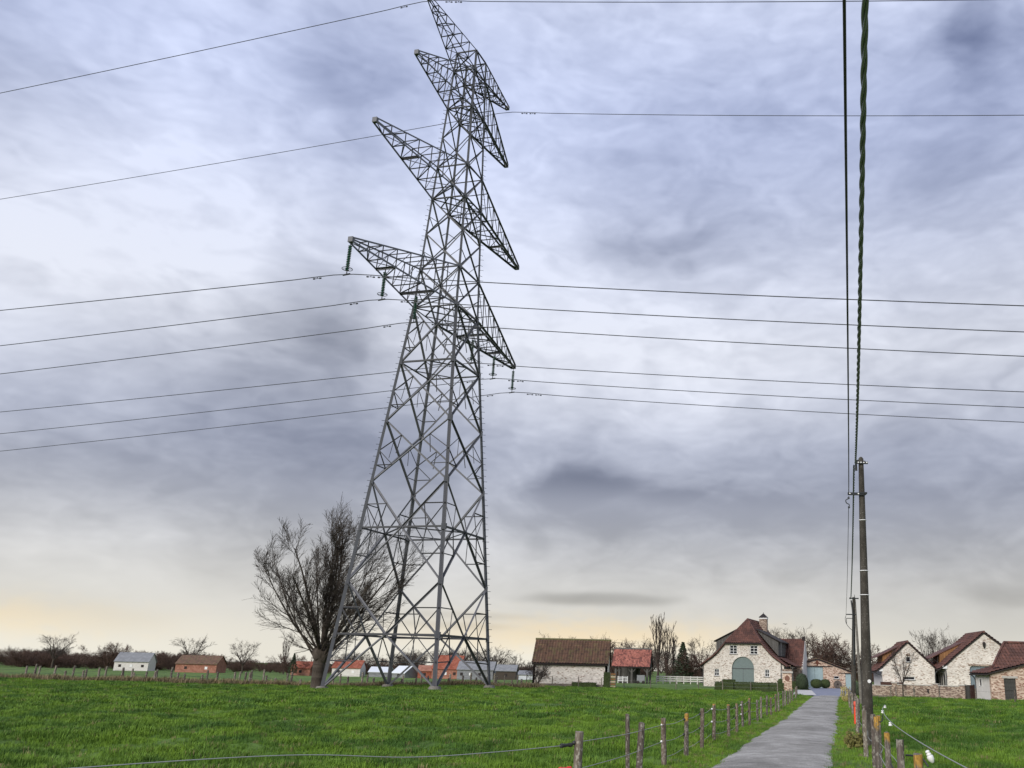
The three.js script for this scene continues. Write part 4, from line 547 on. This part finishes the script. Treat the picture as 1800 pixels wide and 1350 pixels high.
// the garden wall, its piers and the gates
{
  const w = thing('garden_wall', 'low mottled brick garden wall with capped piers along the meadow', 'wall', [0, 0, 0]);
  const P = [[20.6, 91.6, 1.0], [22.6, 89.0, 1.12], [25.5, 86.0, 1.12], [27.2, 83.9, 1.08]];
  for (let i = 0; i < 3; i++) { const [x0, d0, h] = P[i], [x1, d1] = P[i + 1], L = Math.hypot(x1 - x0, d1 - d0), a = Math.atan2(d1 - d0, x1 - x0), s = part('panel', box(L, h, 0.25, L / 2, h / 2, 0), M.brickGarden, w), cp = part('coping', box(L - 0.4, 0.07, 0.34, L / 2, h + 0.036, 0), M.stone, w), bs = part('footing_course', box(L, 0.16, 0.3, L / 2, 0.08, 0), M.plinth, w); for (const o of [s, cp, bs]) { o.position.set(x0, 0, -d0); o.rotation.y = a; } }
  P.forEach(([x, d, h], i) => { if (i) { const m = part('pier', box(0.5, h + 0.14, 0.42, 0, h / 2 + 0.07, 0), M.brickGarden, w); m.position.set(x, 0, -d); m.rotation.y = -0.75; const c = part('pier_cap', box(0.58, 0.08, 0.5, 0, h + 0.18, 0), M.stone, w); c.position.set(x, 0, -d); c.rotation.y = -0.75; } });
  for (const [x, d] of [[23.9, 87.4], [24.9, 86.4]]) { const m = part('drain_slot', box(0.14, 0.3, 0.06, 0, 0.7, 0.12), M.dark, w); m.position.set(x, 0, -d); m.rotation.y = -0.77; }
  const g = thing('yard_gate', 'dark grey and brown boarded gate between the garden wall and the stable', 'gate', [27.35, 0, -83.75], 0.62); part('grey_leaf', box(0.62, 1.25, 0.06, 0.33, 0.66, 0), M.woodDark, g); part('brown_leaf', box(0.6, 1.25, 0.06, 0.97, 0.66, 0.02), M.gateBrown, g); for (const x of [0.02, 1.28]) part('gate_post', box(0.09, 1.35, 0.09, x, 0.66, 0), M.dark, g);
  const p = thing('gate_pillar', 'white brick gate pillar with a small round niche at the yard entrance', 'pillar', [15.66, 0, -111.3], -0.1); part('shaft', box(1.05, 1.95, 0.6, 0, 0.97, 0), M.brickWarm, p); part('cap', box(1.3, 0.2, 0.85, 0, 2.05, 0), M.stone, p); part('top_course', box(1.05, 0.2, 0.6, 0, 2.25, 0), M.brickGarden, p); part('niche', new THREE.CylinderGeometry(0.3, 0.3, 0.05, 20).rotateX(1.571).translate(0, 1.35, 0.3), plain(118, 84, 70), p);
}
// far farms across the pasture
function farm(name, label, x, d, w, hgt, ridge, wallM, roofM, turn = 0, depth = 6, wins = 2) {
  const y = lay(x, -d) - 0.05, h = thing(name, label, 'farm building', [x, y, -d], turn, 'far farm buildings across the pasture');
  part('wall', box(w, hgt, depth, 0, hgt / 2, -depth / 2), wallM, h); const a = depth / 2 + 0.3, r = sub('roof', h), pr = [[0, hgt - 0.15], [a, ridge]];
  for (const s of [1, -1]) { const t = slab(pr, 0.16, s > 0 ? 0 : -w - 0.4, s > 0 ? w + 0.4 : 0); t.rotateY((s * Math.PI) / 2); t.translate(-w / 2 - 0.2, 0.16, s > 0 ? 0.3 : -depth - 0.3); part('roof_slope', t, roofM, r); }
  for (const s of [-1, 1]) part('gable', front([[0, hgt - 0.02], [depth / 2, ridge - 0.05], [depth, hgt - 0.02]], [], 0.2).rotateY(Math.PI / 2).translate(s * (w / 2) + (s < 0 ? 0.2 : 0), 0, 0), wallM, h);
  for (let i = 0; i < wins; i++) part('window', box(0.7, 0.7, 0.06, mix(-w / 2, w / 2, (i + 0.5) / wins), hgt * 0.55, 0.03), i % 2 ? M.white : M.dark, h); return h;
}
farm('farmhouse', 'far farmhouse with orange roof behind the willow trunk', -84, 262, 7.6, 2.3, 4.2, M.render, M.farOrange, 0.05);
farm('shed', 'long low shed with white metal roof beyond the pylon legs', -75, 262, 5.4, 1.4, 2.6, M.farGrey, M.farWhite, 0.05, 6, 0); farm('shed', 'second white metal shed with its gable toward the pylon', -68.5, 258, 4.6, 1.3, 3.0, M.farGrey, M.farWhite, -0.5, 5, 1);
farm('cottage', 'tiny far cottage with orange red gable', -61.5, 258, 3.6, 2.0, 3.3, M.farOrange, M.farBrick, 0.1, 5, 1); farm('farmhouse', 'tall far farmhouse with bright orange roof between the pylon legs', -55.5, 256, 7.4, 2.6, 6.0, M.farBrick, M.farOrange, -0.05, 8, 3); farm('barn', 'grey sheet metal far barn beside the orange roofed farmhouse', -46.8, 252, 9.4, 2.6, 4.6, M.farGrey, M.farGrey, 0.05, 8, 4); farm('shed', 'dim grey far shed to the side of the grey metal barn', -38.4, 250, 5.2, 2.4, 3.8, M.trunkFar, M.farGrey, 0.05, 6, 1);
farm('greenhouse', 'low pale greenhouse in the distance beside the brown roofed barn', -34.5, 262, 7, 1.4, 2.3, M.farWhite, M.farGrey, 0, 6, 0); farm('cottage', 'far cottage with orange roof in the gap beside the willow trunk', -95, 258, 5, 2, 3.6, M.farBrick, M.farOrange, 0.1, 6, 1);
farm('farmhouse', 'lone far farmhouse with grey roof furthest out on the open pasture', -150, 275, 9, 2.6, 5.0, M.render, M.farGrey, 0.2, 7, 3); farm('barn', 'brown far barn standing out on the open pasture', -128, 268, 11, 2.4, 4.6, M.farBrick, M.tileBrown, 0.1, 8, 2);

// ---------------------------------------------------------------- trees and planting
function branches(opts) {                                               // returns { trunk, crown } geometries; every limb is a tapered tube
  const r = rngOf(opts.seed), T = { p: [], i: [] }, C = { p: [], i: [] };
  const seg = (B, a, b, ra, rb, sides) => { const d = b.clone().sub(a).normalize(), u = (Math.abs(d.y) > 0.9 ? V(1, 0, 0) : V(0, 1, 0)).cross(d).normalize(), v = d.clone().cross(u), o = B.p.length / 3; for (const [q, rr] of [[a, ra], [b, rb]]) for (let k = 0; k < sides; k++) { const t = (k / sides) * 6.283, c = Math.cos(t) * rr, s = Math.sin(t) * rr; B.p.push(q.x + u.x * c + v.x * s, q.y + u.y * c + v.y * s, q.z + u.z * c + v.z * s); } for (let k = 0; k < sides; k++) { const n = (k + 1) % sides; B.i.push(o + k, o + n, o + sides + k, o + n, o + sides + n, o + sides + k); } };
  const grow = (p, dir, len, rad, lvl) => {
    const n = lvl >= opts.levels ? 3 : 5, d = dir.clone(); let q = p.clone(), rr = rad;
    for (let k = 0; k < n; k++) {
      d.add(V((r() - 0.5) * opts.wander, (r() - 0.5) * opts.wander * 0.6 + opts.up[Math.min(lvl, opts.up.length - 1)], (r() - 0.5) * opts.wander)); if (opts.wind) d.x += opts.wind * (lvl >= 2 ? 1 : 0.25); d.normalize();
      const e = q.clone().addScaledVector(d, len / n), re = Math.max(opts.min, rad * (1 - ((k + 1) / n) * 0.72)); seg(C, q, e, rr, re, lvl === 0 ? 7 : lvl === 1 ? 5 : 3);
      if (lvl < opts.levels) { const kids = opts.kids[lvl] / n; let c = Math.floor(kids) + (r() < kids % 1 ? 1 : 0); if (k === 0 && lvl < 2) c = Math.min(c, 1); while (c--) { const a = r() * 6.283, sp = opts.spread[lvl] * (0.6 + r() * 0.7), u = (Math.abs(d.y) > 0.9 ? V(1, 0, 0) : V(0, 1, 0)).cross(d).normalize(), v = d.clone().cross(u), nd = d.clone().addScaledVector(u, Math.cos(a) * sp).addScaledVector(v, Math.sin(a) * sp).normalize(); grow(q.clone().lerp(e, r()), nd, len * opts.shrink[lvl] * (0.65 + r() * 0.6) * (1 - (k / n) * 0.35), Math.max(opts.min, re * 0.55), lvl + 1); } }
      q = e; rr = re;
    }
  };
  const tr = opts.trunk; let q = V(0, -0.3, 0), ra = tr.r * 1.25; const ring = 6;
  for (let k = 0; k < ring; k++) { const t = (k + 1) / ring, e = V(Math.sin(t * 2 + opts.seed) * tr.bend * t, tr.h * t, Math.cos(t * 2) * tr.bend * t), rb = tr.r * (k === 0 ? 1.02 : mix(1, tr.top, t)); seg(T, q, e, ra, rb, 10); q = e; ra = rb; }
  for (const [dir, len, rad, at] of opts.limbs(r)) grow(V(0, 0, 0).lerp(q, at ?? 1).add(V(dir.x * ra * 0.4, 0, dir.z * ra * 0.4)), dir.normalize(), len, rad, 0);
  const uvs = (B) => B.p.filter((_, k) => k % 3 !== 1).map((x) => x);
  const mk = (B) => { const uv = []; for (let k = 0; k < B.p.length; k += 3) uv.push(B.p[k] + B.p[k + 2], B.p[k + 1]); return mesh3(B.p, B.i, uv); };
  return { trunk: mk(T), crown: mk(C) };
}
{ // the pollard willow behind the pylon's leg
  const limbs = (r) => { const L = []; for (let k = 0; k < 18; k++) { const a = (k / 18) * 6.283 * 5 + r() * 0.5, o = k % 3 === 0 ? 0.16 : k % 3 === 1 ? 0.5 + r() * 0.25 : 0.95 + r() * 0.4; L.push([V(Math.cos(a) * o, 1, Math.sin(a) * o), (k % 3 === 0 ? 9.0 : k % 3 === 1 ? 8.6 : 7.4) + r() * 1.2, 0.09 + r() * 0.06, 0.62 + r() * 0.38]); } return L; };
  const w = branches({ seed: 23, levels: 3, wander: 0.24, up: [0.085, 0.03, 0.02, 0.0], wind: 0.04, kids: [12, 9, 9], spread: [0.5, 0.55, 0.6], shrink: [0.37, 0.52, 0.6], min: 0.009, trunk: { r: 0.46, h: 2.9, top: 1.05, bend: 0.12 }, limbs });
  const x = -29.3, z = -84, t = thing('willow_tree', 'big bare pollard willow with upright branches behind the pylon foot', 'tree', [x, lay(x, z) - 0.1, z]); t.scale.set(1.08, 1.1, 1.08); part('trunk', w.trunk, M.bark, t); part('crown', w.crown, M.bark, t); part('pollard_head', (() => { const g = new THREE.IcosahedronGeometry(0.64, 4), p = g.attributes.position; for (let i = 0; i < p.count; i++) { const k = 0.8 + 0.45 * fbm(p.getX(i) * 2.4 + p.getY(i) + 9, p.getZ(i) * 2.4 + p.getY(i) * 1.7, 3); p.setXYZ(i, p.getX(i) * k, p.getY(i) * k * 1.2, p.getZ(i) * k); } g.computeVertexNormals(); return g.translate(0, 2.75, 0); })(), M.bark, t);
}
const BARE = [
  branches({ seed: 5, levels: 3, wander: 0.34, up: [0.05, 0.04, 0.02, 0], kids: [7, 6, 6], spread: [0.7, 0.75, 0.8], shrink: [0.55, 0.55, 0.55], min: 0.014, trunk: { r: 0.2, h: 2.4, top: 0.8, bend: 0.1 }, limbs: (r) => [0, 1, 2, 3, 4].map((k) => [V(Math.cos(k * 1.3) * 0.55, 1, Math.sin(k * 1.3) * 0.55), 4.6 + r() * 1.2, 0.11, 0.85 + r() * 0.15]) }),
  branches({ seed: 9, levels: 3, wander: 0.2, up: [0.1, 0.12, 0.1, 0.06], kids: [11, 5, 5], spread: [0.4, 0.4, 0.4], shrink: [0.32, 0.45, 0.5], min: 0.014, trunk: { r: 0.2, h: 1.6, top: 0.9, bend: 0.05 }, limbs: (r) => [0, 1, 2, 3].map((k) => [V(Math.cos(k * 1.6) * 0.14, 1, Math.sin(k * 1.6) * 0.14), 6.4 + r(), 0.11, 0.9]) }),
  branches({ seed: 14, levels: 3, wander: 0.4, up: [0.03, 0.03, 0.02, 0], kids: [8, 7, 7], spread: [0.9, 0.8, 0.9], shrink: [0.6, 0.55, 0.55], min: 0.015, trunk: { r: 0.16, h: 0.9, top: 0.9, bend: 0.05 }, limbs: (r) => [0, 1, 2, 3, 4, 5, 6].map((k) => [V(Math.cos(k * 0.95) * 0.8, 1, Math.sin(k * 0.95) * 0.8), 3.6 + r(), 0.08, 0.7 + r() * 0.3]) })];
const EVER = (() => { const r = rngOf(40), p = [], ix = []; for (let k = 0; k < 2600; k++) { const t = r(), y = 0.8 + t * 6.4, rad = (1 - t) * 1.8 * (0.5 + 0.5 * r()) * (0.7 + 0.5 * vnoise(y * 2.2, 4)), a = r() * 6.283, x = Math.cos(a) * rad, z = Math.sin(a) * rad, s = 0.1 + r() * 0.16, o = p.length / 3; for (let j = 0; j < 3; j++) p.push(x + (r() - 0.5) * s * 2, y + (r() - 0.5) * s * 1.6, z + (r() - 0.5) * s * 2); ix.push(o, o + 1, o + 2); } return mesh3(p, ix); })();
function farTree(kind, label, x, d, h, sx = 1, mat = M.twig) { const t = thing('bare_tree', label, 'tree', [x, lay(x, -d) - 0.1, -d], x * 3.7, 'bare winter trees on the skyline'), s = h / [8.6, 9.2, 6][kind]; t.scale.set(s * sx, s, s * sx); part('trunk', BARE[kind].trunk, M.trunkFar, t); part('crown', BARE[kind].crown, mat, t); return t; }
[[0, 'round bare tree beyond the pylon beside the grey barn', -52, 275, 8.4, 1.2], [0, 'second round bare tree close to the grey far barn', -47.5, 285, 9.2, 1.15], [0, 'lone lollipop shaped bare tree on the open horizon', -41, 280, 7.2, 0.9], [0, 'smaller lone bare tree next to the lollipop tree', -44.5, 283, 6.6, 0.7], [0, 'bare tree behind the small orange cottage', -68, 270, 7.6, 1], [2, 'wide bare bush behind the white sheds', -76, 272, 5.2, 1.3], [0, 'bare tree behind the tall orange roofed farmhouse', -60, 275, 8, 1.1], [2, 'dark bare bush left of the far farmhouse', -92, 262, 6, 1.2], [2, 'bare thicket at the willow foot on the horizon', -100, 262, 5.6, 1.4],
  [0, 'round bare crown peeping over the barn roof at its corner', -16.5, 165, 7.6, 1.1], [0, 'bare crown rising above the middle of the barn roof', -10.6, 178, 8.2, 0.5], [2, 'bushy bare tree between the barn and the cart shed', -6.6, 178, 7.8, 1.1], [0, 'second bushy bare tree over the cart shed ridge', -2.4, 172, 7.4, 1.2], [1, 'tall narrow poplar to the side of the cart shed', 0.9, 168, 11.6, 0.9], [1, 'second slim poplar behind the first', 2.4, 166, 10, 0.9], [1, 'third shorter poplar beside the dark evergreen', 3.6, 170, 8.2, 1], [0, 'bare grey tree between the evergreen and the farmhouse', 8.6, 168, 7.6, 1.1], [2, 'low bare thicket behind the white ranch fence', 6.2, 164, 5.4, 1.4],
  [0, 'tall bare tree behind the garage, closest to the farmhouse wing', 25.2, 172, 10.0, 0.9], [2, 'broad dark bare tree above the middle of the garage roof', 28.5, 168, 9.2, 1.1], [2, 'dense bare tree above the garage roof end', 32.5, 170, 8.2, 1.1], [2, 'lower bare tree in the gap beside the far poles', 36.6, 168, 7.4, 1.2], [0, 'spindly bare tree above the farmhouse porch', 22.4, 180, 10.6, 0.5], [2, 'bare tree filling the gap behind the cottage roof', 43, 165, 6.4, 1],
  [0, 'tall bare tree between the two farms out on the pasture', -138, 285, 10, 1.2], [2, 'wide bare thicket beside the lone grey roofed farmhouse', -160, 280, 8, 1.4], [0, 'bare tree on the near side of the brown pasture barn', -118, 275, 9, 1.1], [1, 'slim poplar alone between the willow and the pasture barn', -108, 280, 10, 1], [0, 'furthest bare tree at the open end of the pasture', -182, 290, 10, 1.3],
  [0, 'bare tree between the cottage and coach house roofs', 43.8, 150, 9.2, 0.8], [0, 'second bare tree beyond the coach house dormer', 46.5, 152, 8.6, 0.7]].forEach(([k, l, x, d, h, sx]) => farTree(k, l, x, d, h, sx, k === 2 ? M.twigReddish : M.twig));
{ const t = thing('evergreen_tree', 'dark conical evergreen behind the white ranch fence', 'tree', [5.1, 0, -163]); part('trunk', rod([0, -0.2, 0], [0, 5, 0], 0.2, 8, 0.06), M.trunkFar, t); part('crown', EVER, M.evergreen, t); t.scale.set(1.45, 0.92, 1.45); const u = thing('evergreen_tree', 'dark evergreen shrub tree beyond the pylon by the willow', 'tree', [-96, -1.6, -255]); part('trunk', rod([0, -0.2, 0], [0, 5, 0], 0.2, 8, 0.06), M.trunkFar, u); part('crown', EVER, M.evergreen, u); u.scale.set(1, 0.8, 1); }
{ // the thin young tree by the cottage, and the shrub in front of the barn
  const a = thing('young_tree', 'thin bare young tree in front of the cottage gable', 'tree', [22.9, 0, -87.6]); a.scale.set(0.36, 0.5, 0.36); part('trunk', BARE[0].trunk, M.trunkFar, a); part('crown', BARE[0].crown, M.twig, a); a.scale.set(0.34, 0.52, 0.34);
  const b = thing('bare_shrub', 'low bare fan shaped shrub at the barn corner', 'shrub', [-11.9, 0, -99.5]); b.scale.set(0.4, 0.44, 0.4); part('stem', BARE[2].trunk, M.trunkFar, b); part('crown', BARE[2].crown, M.twig, b);
}
// far woods on the horizon that read as one mass
[[0, 300, 'taller grey brown crowns of the distant winter woods along the horizon', 61], [2, 520, 'low bushy thicket of the distant winter woods along the horizon', 62]].forEach(([kind, n, label, seed]) => {
  const r = rngOf(seed), im = new THREE.InstancedMesh(BARE[kind].crown, kind ? M.twigReddish : M.twig, n), m = new THREE.Matrix4(), q = new THREE.Quaternion();
  for (let i = 0; i < n; i++) { const x = (r() * 2 - 1) * (r() < 0.7 ? 240 : 520), d = (x > -20 ? 270 : 300) + r() * 60, s = (kind ? 0.75 : 0.7) * (0.55 + 0.9 * vnoise(x * 0.05 + 3, seed)) * (0.8 + r() * 0.4); m.compose(V(x, lay(x, -d) - 0.8 * s, -d), q.setFromAxisAngle(V(0, 1, 0), r() * 6.28), V(s * 1.25, s, s * 1.25)); im.setMatrixAt(i, m); }
  im.name = numbered('distant_woods'); im.castShadow = im.receiveShadow = true; scene.add(im); tag(im, label, 'woods', null, 'stuff');
});
// hedges and bushes
function hedge(name, label, x, d, w, h, dp, turn = 0, round = false, leaf = M.hedge, seed = 1) {
  const g = thing(name, label, name === 'box_hedge' ? 'hedge' : 'bush', [x, lay(x, -d), -d], turn), r = rngOf(seed * 13 + 5), p = [], ix = [], loose = name !== 'box_hedge' && name !== 'clipped_bush', n = Math.round((loose ? 1500 : 900) * Math.max(0.5, w * h * 0.5));
  for (let k = 0; k < n; k++) { let X, Y, Z; if (round) { const a = r() * 6.283, b = Math.acos(r() * 1.7 - 0.85); X = Math.cos(a) * Math.sin(b) * w / 2; Y = h / 2 + Math.cos(b) * h / 2; Z = Math.sin(a) * Math.sin(b) * dp / 2; } else { const f = r(); X = (r() - 0.5) * w; Y = r() * h; Z = (r() - 0.5) * dp; if (f < 0.5) Z = dp / 2; else if (f < 0.8) Y = h; else if (f < 0.9) X = w / 2; else X = -w / 2; } if (loose) { const k = Math.cbrt(r()); X *= k; Y *= k; Z *= k; } const j = 0.05; X += (r() - 0.5) * j; Y += (r() - 0.5) * j; Z += (r() - 0.5) * j; const s = 0.04 + r() * 0.05, o = p.length / 3; for (let q = 0; q < 3; q++) p.push(X + (r() - 0.5) * s * 2, Y + (r() - 0.5) * s * 2, Z + (r() - 0.5) * s * 2); ix.push(o, o + 1, o + 2); }
  part('leaves', mesh3(p, ix), leaf, g); if (name === 'box_hedge' || name === 'clipped_bush') part('core', round ? new THREE.SphereGeometry(0.5, 16, 12).scale(w * 0.97, h * 0.97, dp * 0.97).translate(0, h / 2, 0) : box(w * 0.98, h * 0.98, dp * 0.96, 0, h * 0.49, 0), leaf, g); return g;
}
[['clipped box hedge block at the farmhouse corner, first from the meadow', 8.0, 2.05], ['second clipped hedge block under the arched door', 10.1, 1.95], ['third clipped hedge block under the arched door', 12.05, 1.85], ['fourth clipped hedge block beside the gate pillar', 13.85, 1.65]].forEach(([l, x, w], i) => hedge('box_hedge', l, x, 107 + i * 0.1, w, 0.85, 0.7, -0.02, false, M.hedge, i + 2));
hedge('box_hedge', 'low dark hedge strip on the meadow side of the other hedges', 12.2, 97.2, 2.2, 0.38, 0.6, -0.1, false, M.hedge, 9); hedge('box_hedge', 'low hedge at the foot of the barn wall', -7.3, 102.7, 2.6, 0.5, 0.5, 0, false, M.hedge, 10); hedge('box_hedge', 'hedge along the drive side of the forecourt', 18.4, 122, 3.2, 0.95, 0.9, -0.9, false, M.hedge, 11);
hedge('clipped_bush', 'flat topped bush peeping over the first hedge block', 9.0, 113, 1.5, 1.05, 1, 0, false, M.hedge, 12); hedge('clipped_bush', 'round clipped bush at the farmhouse wall by the small window', 17.0, 127, 0.9, 1.25, 0.9, 0, true, M.hedge, 13); hedge('clipped_bush', 'large dark bush behind the gate pillar', 18.4, 118, 1.5, 2.0, 1.4, 0, true, M.evergreen, 14); hedge('clipped_bush', 'rounded green bush nearest the blue garage doors', 22.6, 132, 1.6, 1.3, 1.4, 0, true, M.hedge, 15); hedge('clipped_bush', 'second rounded bush before the garage wall', 24.2, 134, 1.4, 1.3, 1.3, 0, true, M.hedge, 16);
hedge('clipped_bush', 'dark shrub behind the far pole by the garden wall end', 18.9, 88.5, 0.9, 1.3, 0.9, 0, true, M.evergreen, 18); hedge('scrub_tuft', 'yellowish scrub tuft at the foot of the thick utility pole', 5.5, 26.2, 0.6, 0.5, 0.5, 0, true, std({ color: new THREE.Color('rgb(112,108,58)'), side: THREE.DoubleSide }), 19); hedge('flowering_shrub', 'pale flowering shrub between the utility poles', 14.2, 70.5, 0.8, 1.3, 0.8, 0, true, std({ color: new THREE.Color('rgb(176,164,104)'), side: THREE.DoubleSide }), 20); hedge('clipped_bush', 'ivy covered dark mound beside the slatted log rack', -4.75, 100.5, 0.75, 1.55, 0.9, 0, false, M.hedge, 21);
{ const k = thing('log_rack', 'pale slatted log rack beside the barn end', 'log rack', [-4.15, 0, -100.4], 0.05); for (let i = 0; i < 6; i++) part('slat', box(0.55, 0.16, 0.7, 0, 0.18 + i * 0.25, 0), i % 2 ? M.woodBrown : plain(178, 160, 134), k); for (const x of [-0.29, 0.29]) part('upright', box(0.05, 1.6, 0.72, x, 0.8, 0), M.woodDark, k); }
{ const b = thing('bird', 'small dark bird flying beside the farmhouse chimney', 'bird', [18.2, 8.4, -130], 0.4), s = (m) => mesh3([0, 0, 0.07, 0, 0, -0.07, m * 0.2, 0.09, -0.02, m * 0.42, 0.02, -0.08], [0, 1, 2, 1, 3, 2, 0, 2, 3]); part('body', new THREE.SphereGeometry(0.06, 8, 6).scale(1, 0.9, 2.4), M.dark, b); for (const m of [-1, 1]) part('wing', s(m), std({ color: new THREE.Color('rgb(44,40,38)'), side: THREE.DoubleSide }), b); }
renderer.render(scene, camera);
